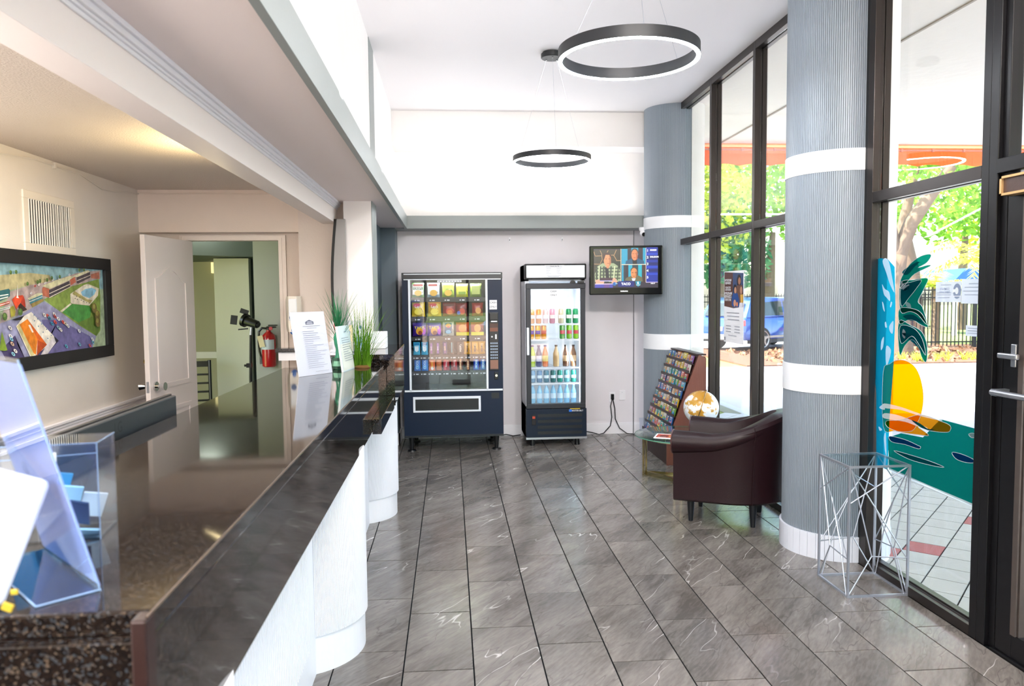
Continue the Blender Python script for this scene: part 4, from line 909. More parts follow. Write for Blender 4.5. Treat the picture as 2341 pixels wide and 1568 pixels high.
# items on and behind the counter
mo = thing('monitor', 'thin dark computer screen seen from behind the counter edge', 'monitor', (-1.06, 2.6, 1.2))
M = Matrix.Identity(4)
obj('back_shell', B().prism([(2.11, .94), (3.02, .94), (3.02, 1.262), (2.11, 1.262)], 'X', -1.075, -1.055), pm('slate_plastic', '1a2228', .45), mo, bevel=.004)
obj('screen_bezel', B().box(-1.088, 2.10, .935, -1.075, 3.03, 1.268), pm('warm_black_plastic', '2a2624', .35), mo, bevel=.002)
obj('stand', B().box(-1.12, 2.5, .80, -1.08, 2.62, 1.05).box(-1.22, 2.42, .76, -1.05, 2.7, .775), BLACKPL, mo)
LG = pm('dark_print_grey', '0c1014', .5)
text('lettering', 'LG', .05, (-1.0545, 2.50, 1.225), RXR, LG, mo)
desk = thing('back_desk', 'low work desk behind the reception counter', 'desk', (-1.4, 3, .74))
obj('desktop', B().box(-1.75, 1.2, .73, -1.03, 5.6, .76), pm('dark_desk_laminate', '2c2a2a', .4), desk); obj('side_panel', B().box(-1.7, 1.25, 0, -1.05, 1.29, .73), BLACKPL, desk); obj('side_panel', B().box(-1.7, 5.5, 0, -1.05, 5.54, .73), BLACKPL, desk)

# leaning notice sheet, text lines printed on it
def sheet(name, label, cat, A, Bp, h, lean, draw, thick=.004, mat=PAPER):
    """sheet standing on the counter from A to Bp (x,y), leaning back"""
    A = Vector((*A, 1.2)); Bq = Vector((*Bp, 1.2)); e = (Bq-A); w = e.length; e.normalize(); nb = Vector((-e.y, e.x, 0))  # away from viewer
    upv = (Vector((0, 0, 1))*cos(lean) + nb*sin(lean)); nn = e.cross(upv)
    t = bpy.data.objects.new(name, None); COL.objects.link(t); t.matrix_world = Matrix(((e.x, -nn.x, upv.x, A.x), (e.y, -nn.y, upv.y, A.y), (e.z, -nn.z, upv.z, A.z), (0, 0, 0, 1)))
    tag(t, label, cat); ORG[t.name] = Vector((0, 0, 0))
    obj('card', B().box(0, 0, .001, w, thick, h), mat, t, local=True)
    decal('print', 'Y', -.0006, -1, draw(w, h), PRINT, t, local=True)
    return t
def d1f(w, h):
    r = random.Random(3); o = []
    o += [('5c5e70', [(w*.40, h*.80), (w*.64, h*.80), (w*.645, h*.84), (w*.60, h*.855), (w*.52, h*.875), (w*.44, h*.855), (w*.395, h*.84)]), ('c6c9d6', rect(w*.43, h*.812, w*.61, h*.822)), ('a8aab8', rect(w*.45, h*.832, w*.59, h*.848))]
    o.append(('80828f', rect(w*.3, h*.77, w*.82, h*.776))); o.append(('83859a', rect(w*.42, h*.74, w*.7, h*.745)))
    z = h*.69
    while z > h*.10:
        x = w*.27; ww = r.uniform(.25, .62); o.append(('84869a', rect(x, z, x + w*ww, z + h*.0055))); z -= h*.032
    o.append(('8a8c9c', rect(w*.45, h*.05, w*.85, h*.055)))
    return o
sheet('notice_sheet', 'tall white printed notice standing on the granite counter', 'notice', (-.822, 4.215), (-.678, 4.44), .355, .16, d1f, .004, pm('notice_paper_white', 'c6c9d6', .6))
def d2f(w, h):
    r = random.Random(5); o = [('cfdfe4', rect(0, 0, w, h)), ('e2e6dc', rect(w*.03, h*.02, w*.97, h*.6))]
    for k in range(11): o.append(('8c96a2', rect(w*.18, h*(.72-.05*k), w*r.uniform(.6, .9), h*(.728-.05*k)+.001)))
    o.append(('7f98a8', rect(w*.45, h*.85, w*.6, h*.88))); return o
sheet('small_sign', 'narrow pale blue sign leaning right of the green vase', 'sign', (-.618, 4.46), (-.585, 4.70), .265, .12, d2f, .012, pm('pale_sign_edge', 'dfe6e4', .3))
# vase with artificial grass
vs = thing('grass_vase', 'green glass vase with long artificial grass on the counter', 'plant', (-.665, 4.64, 1.2))
TEAL = pm('teal_glass', '2f9a78', .08, spec=.7, coat=.5); vx, vy = -.668, 4.66
pr = [(.036, 0), (.042, .01), (.040, .03), (.030, .045), (.034, .06), (.024, .085), (.022, .12), (.030, .15), (.034, .19), (.022, .22)]
obj('vase', B().lathe(pr, (vx, vy, 1.2), 20), TEAL, vs, smooth=True)
obj('foil_wrap', B().lathe([(.043, .002), (.052, .02), (.044, .05), (.05, .07)], (vx, vy, 1.2), 11, cap=False), pm('green_foil', '7fb8a0', .15, .7), vs)
c = B(); g2 = B(); rg = random.Random(4)
def blade(c, base, a, l, sp, wdt):
    pts = []; d = Vector((cos(a), sin(a), 0)); s_ = Vector((-sin(a), cos(a), 0))
    prev = None
    for i in range(7):
        s = i/6; p = Vector(base) + d*sp*(s**1.6) + Vector((0, 0, l*s*(1-.08*s))); w = wdt*(1-s)**.6 + .0003
        q = (c.b.verts.new(p - s_*w), c.b.verts.new(p + s_*w))
        if prev: c.b.faces.new((prev[0], prev[1], q[1], q[0]))
        prev = q
for k in range(120):
    a = rg.uniform(0, 2*pi); blade(c, (vx+rg.uniform(-.012, .012), vy+rg.uniform(-.012, .012), 1.33), a, rg.uniform(.16, .40), rg.uniform(.01, .22), .0018)
def leafy(name, c1, c2): return leafmat(name, c1, c2)
GB = leafy('teal_green_blades', '1d6a48', '4f9a6a'); GB2 = leafy('bright_green_blades', '3d7a1e', '86b23a')
for k in range(18):
    a = rg.uniform(0, 2*pi); blade(c, (vx+rg.uniform(-.01, .01), vy+rg.uniform(-.01, .01), 1.30), a, rg.uniform(.2, .34), rg.uniform(.01, .06), .004)
o = obj('grass_blades', c, GB, vs, norm=False); o['kind'] = 'stuff'
g = thing('grass_clump', 'low clump of bright green artificial grass at the counter end', 'plant', (-.53, 4.74, 1.2))
obj('base', B().lathe([(.05, 0), (.052, .006), (.04, .016)], (-.54, 4.72, 1.2), 14), pm('brown_base', '6a4a20', .6), g, smooth=True)
c = B()
for k in range(170):
    a = rg.uniform(-pi*.9, pi*.35) if rg.random() < .5 else rg.uniform(0, 2*pi); blade(c, (-.54+rg.uniform(-.05, .05), 4.72+rg.uniform(-.025, .025), 1.2), a, rg.uniform(.12, .46), rg.uniform(.01, .24)*(1 if cos(a) > 0 else .5), .0019)
o = obj('grass_blades', c, GB2, g, norm=False); o['kind'] = 'stuff'
# brochure holders and white box on the raised end
bh = thing('brochure_holder', 'clear acrylic brochure holder with leaflets behind the grass', 'holder', (-.72, 5.3, 1.257))
obj('shell', B().box(-.82, 5.30, 1.257, -.585, 5.304, 1.47).box(-.82, 5.24, 1.257, -.585, 5.30, 1.262).box(-.82, 5.24, 1.257, -.585, 5.243, 1.33), ACRYL, bh)
for k, (x, cl_) in enumerate(((-.80, 'e4d6d8'), (-.725, 'd9c9a0'), (-.65, 'dfe4ee'))):
    obj('leaflet', B().box(x, 5.27, 1.265, x+.06, 5.276, 1.46-.02*k), pm('leaflet_%d' % k, cl_, .4), bh)
decal('leaflet_print', 'Y', 5.269, -1, [('c4707c', rect(-.79, 1.41, -.75, 1.455)), ('3a70a8', rect(-.715, 1.37, -.68, 1.40)), ('c88a4c', rect(-.72, 1.30, -.69, 1.35)), ('3c5c9c', ell(-.61, 1.425, .008, .012)), ('8fb0c8', rect(-.64, 1.30, -.60, 1.36))], PRINT, bh)
bx = thing('white_box', 'white cardboard box on the raised granite end', 'box', (-.52, 5.6, 1.257))
obj('carton', B().box(-.60, 5.55, 1.257, -.468, 5.75, 1.375), PAPER, bx, bevel=.004); obj('lid_flap', B().box(-.603, 5.545, 1.30, -.465, 5.55, 1.372), pm('cool_white_card', 'e6ecf2', .5), bx)

# foreground: card terminal, slanted acrylic frame, acrylic box with blue leaflets
ab = thing('acrylic_box', 'clear acrylic box with blue leaflets at the near end of the counter', 'box', (-.8, 1.5, 1.2))
def wallbox(c, x0, y0, z0, x1, y1, z1, t=.003):
    c.box(x0, y0, z0, x1, y1, z0+t).box(x0, y0, z1-t, x1, y1, z1).box(x0, y0, z0, x0+t, y1, z1).box(x1-t, y0, z0, x1, y1, z1).box(x0, y1-t, z0, x1, y1, z1).box(x0, y0, z0, x1, y0+t, z1)
c = B(); M = Matrix.Translation((-.638, 1.42, 1.2)) @ Matrix.Rotation(radians(8), 4, 'Z'); wallbox(c, -.20, 0, .001, 0, .11, .176); c.b.transform(M); obj('case', c, ACRYL, ab)
c = B(); 
for seg in (((-.2, 0, .176), (0, 0, .176)), ((0, 0, .176), (0, .11, .176)), ((0, 0, 0), (0, 0, .176)), ((-.2, 0, .15), (0, 0, .158))): c.cyl(seg[0], seg[1], .0009, n=6)
c.b.transform(M); obj('bright_edge', c, pm('acrylic_edge', '7f9cc0', .2), ab)
c = B(); c.box(-.1, -.006, .146, -.066, -.001, .162); c.b.transform(M); obj('catch', c, pm('frosted_catch', 'dfe8f0', .4), ab)
BL = [pm('leaflet_blue', '2d86b4', .4), pm('leaflet_pale_blue', '9fd0e8', .4), pm('leaflet_navy', '24406a', .4), pm('leaflet_white', 'd8e8f0', .4)]
for k, (x, y, z, w, h, rz, rx) in enumerate(((-.13, .04, .03, .05, .10, 20, -15), (-.10, .05, .035, .045, .07, 12, -25), (-.075, .03, .03, .05, .055, -10, -30), (-.055, .06, .03, .04, .05, 20, -20), (-.17, .03, .04, .05, .09, 5, -10), (-.06, .03, .004, .05, .02, 0, -50))):
    c = B(); c.obox(M @ Matrix.Translation((x, y, z)) @ Matrix.Rotation(radians(rz), 4, 'Z') @ Matrix.Rotation(radians(-rx), 4, 'X') @ Matrix.Rotation(radians(14), 4, 'Y'), 0, 0, 0, w, .004, h); obj('leaflet', c, BL[k % 4], ab)
# slanted acrylic sign frame
fr = thing('slanted_sign_frame', 'slanted clear acrylic sign frame with a pale blue sheet at the near counter corner', 'sign', (-.6, 1.15, 1.2))
P1 = Vector((-.526, 1.163, 1.2)); P2 = Vector((-.709, 1.365, 1.2)); e = (P2-P1).normalized(); bk = Vector((-.742, -.672, 0)); wv = (P2-P1).length
tp = bk*.092 + Vector((0, 0, .352)); upv = tp.normalized(); nn = e.cross(upv).normalized()
MP = Matrix(((e.x, nn.x, upv.x, P1.x), (e.y, nn.y, upv.y, P1.y), (e.z, nn.z, upv.z, P1.z), (0, 0, 0, 1)))
MB = Matrix(((e.x, bk.x, 0, P1.x), (e.y, bk.y, 0, P1.y), (0, 0, 1, P1.z), (0, 0, 0, 1)))
obj('sheet_front', B().obox(MP, 0, .0015, .008, wv, .0022, tp.length-.008), film('pale_blue_sheet', 'b4c6f4', .85), fr)
obj('acrylic_front', B().obox(MP, 0, 0, 0, wv, .0014, tp.length), ACRYL, fr)
obj('acrylic_foot', B().obox(MB, 0, 0, .0005, wv, .085, .003), glass('blue_shaded_acrylic', (.72, .86, 1.0), .06), fr)
c = B(); c.cyl(P1, P1+tp, .0010, n=6).cyl(P1+Vector((0, 0, .002)), P1+bk*.085+Vector((0, 0, .002)), .0012, n=6).cyl(P1+bk*.085+Vector((0, 0, .002)), P2+bk*.085+Vector((0, 0, .002)), .0014, n=6)
obj('bright_edge', c, pm('acrylic_edge'), fr)
text('lettering', 'DI', .03, (P1 + e*.19 + upv*.17), (Matrix((e, upv, nn)).transposed() @ Matrix.Identity(3)), pm('grey_blue_ink', '6a7ea8', .5), fr)
tr = thing('card_terminal', 'white rounded card terminal tilted at the near end of the counter', 'terminal', (-.65, 1.08, 1.2))
MT = Matrix.Translation((-.636, 1.10, 1.203)) @ Matrix.Rotation(radians(17), 4, 'Y') @ Matrix.Rotation(radians(-14), 4, 'X')
obj('housing', B().obox(MT, -.20, 0, .0, -.0, .022, .182), pm('terminal_white_plastic', 'cdd2de', .35), tr, bevel=.012, seg=4)
obj('back_shell', B().obox(MT, -.195, .018, .01, -.006, .034, .175), pm('sky_blue_plastic', 'a9c8ee', .35), tr, bevel=.008)
for k, (t_, zz) in enumerate((('APPLE', .05), ('Pay', .038), ('tap', .026))):
    text('lettering', ('easy', 'tap', 'pay')[k], .012, MT @ Vector((-.075, -.0008, zz)), MT.to_3x3() @ RX, pm('dark_blue_ink', '2a3560', .5), tr)
yt = thing('yellow_tag', 'small yellow plastic tag under the white terminal', 'tag', (-.6, 1.07, 1.205))
obj('tab', B().obox(Matrix.Translation((-.607, 1.075, 1.214)) @ Matrix.Rotation(radians(25), 4, 'Y'), -.010, -.002, -.006, .005, .002, .006).obox(Matrix.Translation((-.603, 1.08, 1.234)), -.004, -.002, -.004, .006, .002, .004), pm('yellow_plastic', '9a8614', .5), yt, bevel=.0015)
# ================================================================== vending machine
NAVY = pm('navy_powder_coat', '051a33', .42, spec=.3, bump=.03, bscale=300); NAVY2 = pm('charcoal_coat', '14181f', .35)
TRIM = pm('white_enamel_trim', 'e6ebf2', .3)
vm = thing('vending_machine', 'tall navy snack vending machine with a lit glass front by the back wall', 'vending machine', (.025, 8.35, 0))
FX0, FX1, FY = -.496, .543, 8.0
c = B().box(FX0, FY, .15, -.412, 8.70, 1.87).box(.372, FY, .15, FX1, 8.70, 1.87).box(-.412, FY+.05, .15, .372, 8.70, .64).box(-.412, FY, .15, .372, FY+.05, .645).box(-.412, FY+.02, 1.80, .372, 8.70, 1.87).box(-.412, 8.5, .64, .372, 8.70, 1.80)
obj('cabinet', c, NAVY, vm)
obj('header', B().box(FX0-.002, FY-.012, 1.805, FX1+.002, FY+.03, 1.872), NAVY2, vm, bevel=.004)
obj('header_trim', B().box(FX0+.02, FY-.016, 1.853, FX1-.015, FY-.01, 1.861).box(FX0+.02, FY-.016, 1.797, FX1-.015, FY-.006, 1.806), TRIM, vm)
obj('window_trim', B().box(-.432, FY-.014, .645, -.412, FY+.002, 1.80).box(.368, FY-.014, .645, .388, FY+.002, 1.80).box(-.485, FY-.014, .634, .537, FY+.002, .652), TRIM, vm)
obj('glass_front', B().box(-.412, FY-.004, .652, .368, FY, 1.798), GLASSV, vm)
obj('shelf_interior', B().box(-.411, 8.495, .645, .371, 8.499, 1.80).box(-.4115, FY+.03, .645, -.4085, 8.5, 1.80).box(.3685, FY+.03, .645, .3715, 8.5, 1.80), pm('dark_interior', '1a1d22', .5), vm)
SH = pm('black_tray', '0f1013', .4); shz = [1.614, 1.414, 1.209, 1.012, .843, .665]
for z in shz:
    t = obj('tray', B().box(-.408, FY+.035, z-.012, .368, 8.48, z-.004).box(-.408, FY+.03, z-.045, .368, FY+.036, z), SH, vm)
    c = B()
    for k in range(10 if z < 1.1 else 5):
        n = 10 if z < 1.1 else 5; x = -.408 + .776*(k+.3)/n; c.cyl((x, FY+.03, z-.028), (x, FY+.027, z-.028), .007, n=10).box(x+.018, FY+.028, z-.034, x+.045, FY+.03, z-.022)
    obj('price_tag', c, pm('price_tag_white', 'cfd4da', .5), t)
# spirals
wires = B()
def spiral(c, x, z, r):
    pts = [(x + r*cos(a), FY+.05 + .022*k/6, z + r + .004 + r*sin(a)) for k in range(26) for a in (2*pi*k/12,)]
    c.tube(pts, .0022, 5)
for z in shz[:5]:
    n = 10 if z < 1.1 else 5
    for k in range(n): spiral(wires, -.408+.776*(k+.5)/n, z, .028 if n == 10 else .045)
obj('spiral_coils', wires, pm('black_wire', '101014', .3, .6), vm)
# delivery flap, legs, control panel
obj('delivery_trim', B().box(-.40, FY-.012, .555, .305, FY, .58).box(-.40, FY-.012, .418, .305, FY, .436).box(-.40, FY-.012, .436, -.378, FY, .555).box(.283, FY-.012, .436, .305, FY, .555), TRIM, vm)
fl = obj('delivery_flap', B().box(-.378, FY-.004, .436, .283, FY+.001, .555), pm('black_flap', '121318', .3), vm, bevel=.004)
obj('flap_border', B().box(-.37, FY-.008, .44, .275, FY-.003, .452).box(-.37, FY-.008, .54, .275, FY-.003, .55), NAVY2, fl)
obj('door_lock_plate', B().box(.42, FY-.004, .55, .50, FY, .61), NAVY2, vm); obj('base_seam', B().box(FX0, FY-.004, .15, FX1, FY, .172), NAVY2, vm)
for x, y in ((-.425, 8.06), (.47, 8.06), (-.40, 8.6), (.45, 8.6)):
    obj('leg', B().cyl((x, y, .012), (x, y, .15), .018, .032, 16).cyl((x, y, 0), (x, y, .014), .048, .042, 20), BLACKPL, vm, smooth=True)
pn = obj('control_panel', B().box(.40, FY-.010, .845, .50, FY, 1.455), pm('panel_black', '17161b', .3), vm, bevel=.004)
obj('bill_acceptor', B().box(.405, FY-.03, 1.37, .495, FY-.008, 1.445).box(.415, FY-.035, 1.352, .488, FY-.01, 1.372), BLACKPL, pn, bevel=.006)
obj('bill_slot', B().box(.42, FY-.0365, 1.355, .484, FY-.034, 1.367), pm('slot_white', 'dfe2e6', .4), pn)
obj('instruction_plate', B().box(.41, FY-.0115, 1.255, .492, FY-.010, 1.295), pm('brown_plate', '7a4632', .4), pn)
obj('price_window', B().box(.41, FY-.0115, 1.30, .492, FY-.010, 1.34), pm('brown_screen', '4a2c26', .2), pn)
obj('coin_slot', B().box(.463, FY-.014, 1.175, .48, FY-.010, 1.225).cyl((.43, FY-.012, 1.2), (.43, FY-.016, 1.2), .009), SILVER, pn)
obj('plaque', B().box(.41, FY-.0115, .862, .492, FY-.010, .955), pm('copper_plaque', '8a6250', .4), pn)
KB = pm('key_grey_blue', '9fb0c8', .4)
bm_ = B(); bm_.box(0, -.004, 0, .014, 0, .014); first = None
for r_ in range(6):
    for k in range(4):
        if first is None: first = obj('key', bm_, KB, pn, local=True, loc=None); first.location = Vector((.413, FY-.0105, 1.125)) - ORG[pn.name]; continue
        q = first.copy(); COL.objects.link(q); q.location = Vector((.413+.0205*k, FY-.0105, 1.125-.031*r_)) - ORG[pn.name]
obj('coin_return', B().box(.452, FY-.008, .75, .492, FY, .83), BLACKPL, vm, bevel=.004); obj('return_button', B().cyl((.472, FY-.006, .792), (.472, FY-.02, .792), .013, n=18), pm('ivory_button', 'f2ead8', .3), vm, smooth=True)
nt = thing('cash_only_sign', 'small white CASH ONLY sign taped to the vending machine', 'sign', (.447, FY-.003, 1.53))
obj('paper', B().box(.408, FY-.0035, 1.485, .486, FY-.001, 1.583), PAPER, nt)
INK = pm('black_ink', '1a1c22', .6)
text('lettering', 'CASH', .027, (.447, FY-.0045, 1.556), RX, INK, nt); text('lettering', 'ONLY', .027, (.447, FY-.0045, 1.512), RX, INK, nt)
nt = thing('vending_notice', 'narrow white printed strip at the top of the vending glass', 'notice', (-.02, FY-.005, 1.78))
obj('paper', B().box(-.13, FY-.0065, 1.772, .12, FY-.0045, 1.792), PAPER, nt); decal('print', 'Y', FY-.0068, -1, [('59606e', rect(-.12+.03*k, 1.779, -.10+.03*k, 1.785)) for k in range(8)], PRINT, nt)

def pouch(w, h, d, seed):
    r = random.Random(seed); c = bmesh.new(); nx, nz = 8, 10; G = {}
    for side in (-1, 1):
        for i in range(nx+1):
            for j in range(nz+1):
                if side == 1 and (i in (0, nx) or j in (0, nz)): G[side, i, j] = G[-1, i, j]; continue
                uu, vv = i/nx*2-1, j/nz*2-1
                b_ = max(0, (1-uu**4)) * max(0, (1-abs(vv)**3.2)) if abs(vv) < .97 else 0
                pin = 1 - .06*(1-vv*vv)
                G[side, i, j] = c.verts.new((uu*w/2*pin, side*d/2*b_*(1+r.uniform(-.16, .16)), (vv+1)/2*h))
    for side in (-1, 1):
        for i in range(nx):
            for j in range(nz):
                q = [G[side, i, j], G[side, i+1, j], G[side, i+1, j+1], G[side, i, j+1]]
                try: c.faces.new(q if side == -1 else q[::-1])
                except ValueError: pass
    return c
ROWN = ['top', 'second', 'third', 'fourth', 'fifth']
def snack(name, label, cat, x, z, w, h, d, col, prints, txt, group, seed, tcol='f8f4e8', ts=1.0, vert=False):
    t = thing(name, label, cat, (x, FY+.055+d/2, z), group=group)
    m = pm('foil_' + col, col, .28, spec=.6, coat=.3)
    o = obj('pouch', pouch(w, h, d, seed), m, t, local=True, smooth=True)
    P = []
    for (cc_, kind, a, b_, rx, rz) in prints:
        P.append((cc_, ell(a*w/2, b_*h, rx*w/2, rz*h, 14) if kind == 'e' else rect(a*w/2-rx*w/2, b_*h-rz*h, a*w/2+rx*w/2, b_*h+rz*h)))
    if P: decal('printed_panel', 'Y', -d/2*1.12-.001, -1, P, GLOSSPRINT, t, local=True)
    if txt:
        s_ = min(w*1.35/len(txt), h*.3)*ts if not vert else min(h*1.1/len(txt), w*.5)*ts
        q = text('lettering', txt, s_, (0, 0, 0), RX if not vert else (Matrix.Rotation(-pi/2, 3, 'Y') @ RX), pm('ink_'+tcol, tcol, .4)); q.parent = t; q.location = (0, -d/2*1.12-.0035, h*(.62 if not vert else .5))
    return t
gs = 'snacks on the trays of the vending machine'
sx = lambda px_: -.405 + (px_-60)*.000803
F_ = [
 (0, 150, .125, .15, '4f8f3c', [('e8e8e0', 'r', 0, .55, .9, .36), ('b04a4a', 'r', 0, .86, .8, .08), ('3a7a5a', 'r', 0, .62, .8, .09), ('d8b43c', 'e', 0, .3, .6, .2)], 'CRISPS', 'green and white chip bag with a red name band', 'e8d8d8'),
 (0, 350, .13, .15, '8fa6b8', [('e6e6e6', 'r', 0, .55, .9, .36), ('b05050', 'r', -.1, .86, .7, .08), ('dca83c', 'e', 0, .3, .6, .22)], 'CRISPS', 'silver blue chip bag with a golden chip picture', 'e8e8f0'),
 (0, 540, .13, .15, '8fa43a', [('d8b040', 'e', 0, .3, .6, .22), ('c8d060', 'r', 0, .72, .8, .12)], '', 'olive green chip bag with a round golden picture', 'ffffff'),
 (0, 720, .125, .14, 'b4b834', [('d8d060', 'r', 0, .5, .7, .3), ('7f9a30', 'r', 0, .3, .6, .1)], '', 'pale lime chip bag behind the glare', 'ffffff'),
 (0, 900, .12, .14, '6f8a3a', [('a8b460', 'r', 0, .5, .7, .3)], '', 'dull green chip bag at the right end', 'ffffff'),
 (1, 150, .14, .165, 'e8c818', [('c8343c', 'e', -.2, .72, .55, .13), ('f2dc50', 'e', 0, .3, .6, .2)], "Lay's", 'bright yellow potato chip bag with a red oval', 'f8f4e8'),
 (1, 360, .14, .165, 'e0b818', [('c8343c', 'e', -.2, .72, .55, .13), ('f2dc50', 'e', 0, .3, .6, .2), ('f0a030', 'r', 0, .9, .9, .07)], "Lay's", 'golden yellow potato chip bag with an orange top', 'f8f4e8'),
 (1, 550, .14, .15, '8e1420', [('c84830', 'e', .1, .35, .6, .24), ('d87838', 'e', .1, .3, .4, .14), ('5a0c18', 'r', 0, .8, .8, .08)], '', 'deep red chip bag with an orange picture', 'f0e8e0'),
 (1, 710, .12, .14, '7a0f1c', [('c03c28', 'e', .1, .35, .5, .24), ('4a58b0', 'e', -.5, .25, .3, .14)], '', 'dark red chip bag with a blue corner', 'f0e8e0'),
 (1, 920, .12, .14, '9a2018', [('d89a50', 'e', .1, .4, .5, .24)], '', 'red brown chip bag at the right end', 'f0e8e0'),
 (2, 160, .145, .14, '4a2a9c', [('b83ad0', 'e', .6, .4, .3, .3), ('e0a020', 'e', 0, .38, .5, .28), ('8a3c20', 'e', .1, .25, .3, .16)], 'TAKIS', 'purple rolled tortilla chip bag, first from the left', 'f0e040'),
 (2, 350, .15, .14, '5228a8', [('c038d8', 'e', .7, .4, .25, .3), ('e0a020', 'e', 0, .38, .45, .28), ('8a3c20', 'e', .1, .25, .3, .16)], 'TAKIS', 'purple rolled tortilla chip bag, second from the left', 'f0e040'),
 (2, 535, .12, .15, 'd8d8c8', [('2a5a80', 'r', 0, .55, .6, .35), ('e0a838', 'e', 0, .72, .5, .14), ('c03838', 'e', 0, .62, .25, .06), ('8fc4e0', 'e', 0, .28, .45, .14)], '', 'white pouch with a blue panel and a round picture', 'ffffff'),
 (2, 720, .14, .14, 'c8501c', [('e0d020', 'r', 0, .14, .95, .13), ('e89030', 'e', 0, .55, .6, .3)], '', 'orange and yellow snack bag, fourth from the left', 'ffffff'),
 (2, 915, .14, .14, 'b8481c', [('d8d020', 'r', 0, .14, .95, .13), ('e0a040', 'e', 0, .55, .5, .3)], '', 'orange and yellow snack bag at the right end', 'ffffff')]
for k, (r_, px_, w, h, col, pr_, tx, lb, tc_) in enumerate(F_):
    snack('chip_bag', lb + ', %s tray of the vending machine' % ROWN[r_], 'snack bag', sx(px_), shz[r_]+.003, w, h, .055, col, pr_, tx, gs, k, tc_)
G_ = [
 (3, 120, '3ab8e0', [('e8f8ff', 'e', 0, .45, .6, .2), ('1a80b8', 'r', 0, .85, .8, .08)], 'ICE', 'light blue gum bag, first from the left', .07, 'f8ffff', 0),
 (3, 222, '30b0dc', [('e8f8ff', 'e', 0, .45, .6, .2), ('1a80b8', 'r', 0, .85, .8, .08)], 'ICE', 'light blue gum bag, second from the left', .07, 'f8ffff', 0),
 (3, 310, '33204c', [('8a4aa0', 'r', 0, .5, .35, .4)], 'BAR', 'dark purple candy bar, third from the left', .045, 'e8c8f0', 1),
 (3, 395, '3a2c5c', [('8a5ab8', 'r', 0, .5, .35, .4)], 'BAR', 'violet candy bar, fourth from the left', .045, 'e8c8f0', 1),
 (3, 487, '3a2a6a', [('9a6a9a', 'r', 0, .5, .35, .4)], 'BAR', 'indigo candy bar, fifth from the left', .05, 'f0c8a0', 1),
 (3, 575, '1c1c20', [('70a0a8', 'r', 0, .55, .25, .4)], '', 'black candy bar, sixth from the left', .045, 'ffffff', 1),
 (3, 690, '40201a', [('2c1612', 'r', 0, .5, .6, .4)], "M&M's", 'brown chocolate candy bag, seventh from the left', .068, 'f4e8e0', 1),
 (3, 780, 'd89c10', [('c08408', 'e', 0, .3, .7, .2)], "M&M's", 'yellow chocolate candy bag, third from the right', .074, '4a2410', 1),
 (3, 880, 'e0a410', [('c88c08', 'e', 0, .3, .7, .2)], "M&M's", 'yellow chocolate candy bag, second from the right', .074, '4a2410', 1),
 (3, 970, 'd8a018', [('b88008', 'e', 0, .3, .7, .2)], "M&M's", 'yellow chocolate candy bag at the right end', .07, '4a2410', 1),
 (4, 125, '1f78d8', [('50b0f0', 'e', 0, .28, .6, .16)], 'COOL', 'bright blue candy pouch, first from the left', .068, 'c8e8ff', 1),
 (4, 222, '2080e0', [('50b0f0', 'e', 0, .28, .6, .16)], 'COOL', 'bright blue candy pouch, second from the left', .068, 'c8e8ff', 1),
 (4, 315, 'e86a28', [('f8e8e0', 'e', .1, .2, .45, .14), ('d84820', 'r', 0, .9, .8, .08)], "Reese's", 'orange peanut butter candy pack, third from the left', .068, 'f8e020', 1),
 (4, 405, 'd87848', [('b86a30', 'r', 0, .3, .6, .2)], '', 'orange brown candy pack, fourth from the left', .06, 'f8e020', 1),
 (4, 500, 'a81424', [('d03850', 'r', -.3, .5, .3, .45)], 'Skittles', 'red fruit candy bag, fifth from the left', .072, 'f4f0f4', 1),
 (4, 605, 'b01c2c', [('801020', 'r', -.4, .5, .2, .45)], 'Skittles', 'red fruit candy bag, sixth from the left', .068, 'f4f0f4', 1),
 (4, 688, '5a1c14', [('c89060', 'r', 0, .5, .3, .44)], 'TWIX', 'brown caramel bar with cream letters, seventh from the left', .055, 'f8e0c0', 1),
 (4, 785, '4a1810', [('c89060', 'r', 0, .5, .3, .44)], 'TWIX', 'brown caramel bar with cream letters, third from the right', .055, 'f8e0c0', 1),
 (4, 895, '1a4cc0', [('48a8e8', 'r', 0, .5, .35, .4)], 'YORK', 'deep blue candy bag, second from the right', .064, 'e8f8ff', 1),
 (4, 985, '2a6cc8', [('68b8e8', 'r', 0, .5, .35, .4)], 'YORK', 'lighter blue candy bag at the right end', .064, 'e8f8ff', 1)]
for k, (r_, px_, col, pr_, tx, lb, w, tc_, vt_) in enumerate(G_):
    snack('candy_pack', lb + ', %s tray of the vending machine' % ROWN[r_], 'candy', sx(px_), shz[r_]+.003, w, .135, .03, col, pr_, tx, gs, 40+k, tc_, 1.0, bool(vt_))
area('vending_lamp', (-.02, FY+.06, 1.785), .7, 4.5, (1, 1, .97), (-.02, FY+.12, 1.0), .03)

# ================================================================== beverage cooler
fg = thing('beverage_cooler', 'upright glass door drinks cooler with a lit white header', 'refrigerator', (1.12, 8.45, 0))
SW = pm('satin_white_steel', 'c9cdd6', .35, .1)
x0, x1, yf = .80, 1.448, 8.14
obj('cabinet', B().box(x0, yf+.05, .08, x0+.04, 8.72, 1.955).box(x1-.04, yf+.05, .08, x1, 8.72, 1.955).box(x0, 8.66, .08, x1, 8.72, 1.955).box(x0, yf+.05, 1.78, x1, 8.72, 1.955).box(x0, yf+.05, .08, x1, 8.72, .43), SW, fg)
obj('liner', B().box(x0+.04, 8.65, .43, x1-.04, 8.66, 1.78).box(x0+.04, yf+.06, .43, x0+.045, 8.66, 1.78).box(x1-.045, yf+.06, .43, x1-.04, 8.66, 1.78), pm('white_liner', 'e8eef4', .4), fg)
obj('header_rim', B().box(x0-.008, yf-.012, 1.795, x1+.008, yf+.06, 1.962), BLACKPL, fg, bevel=.012)
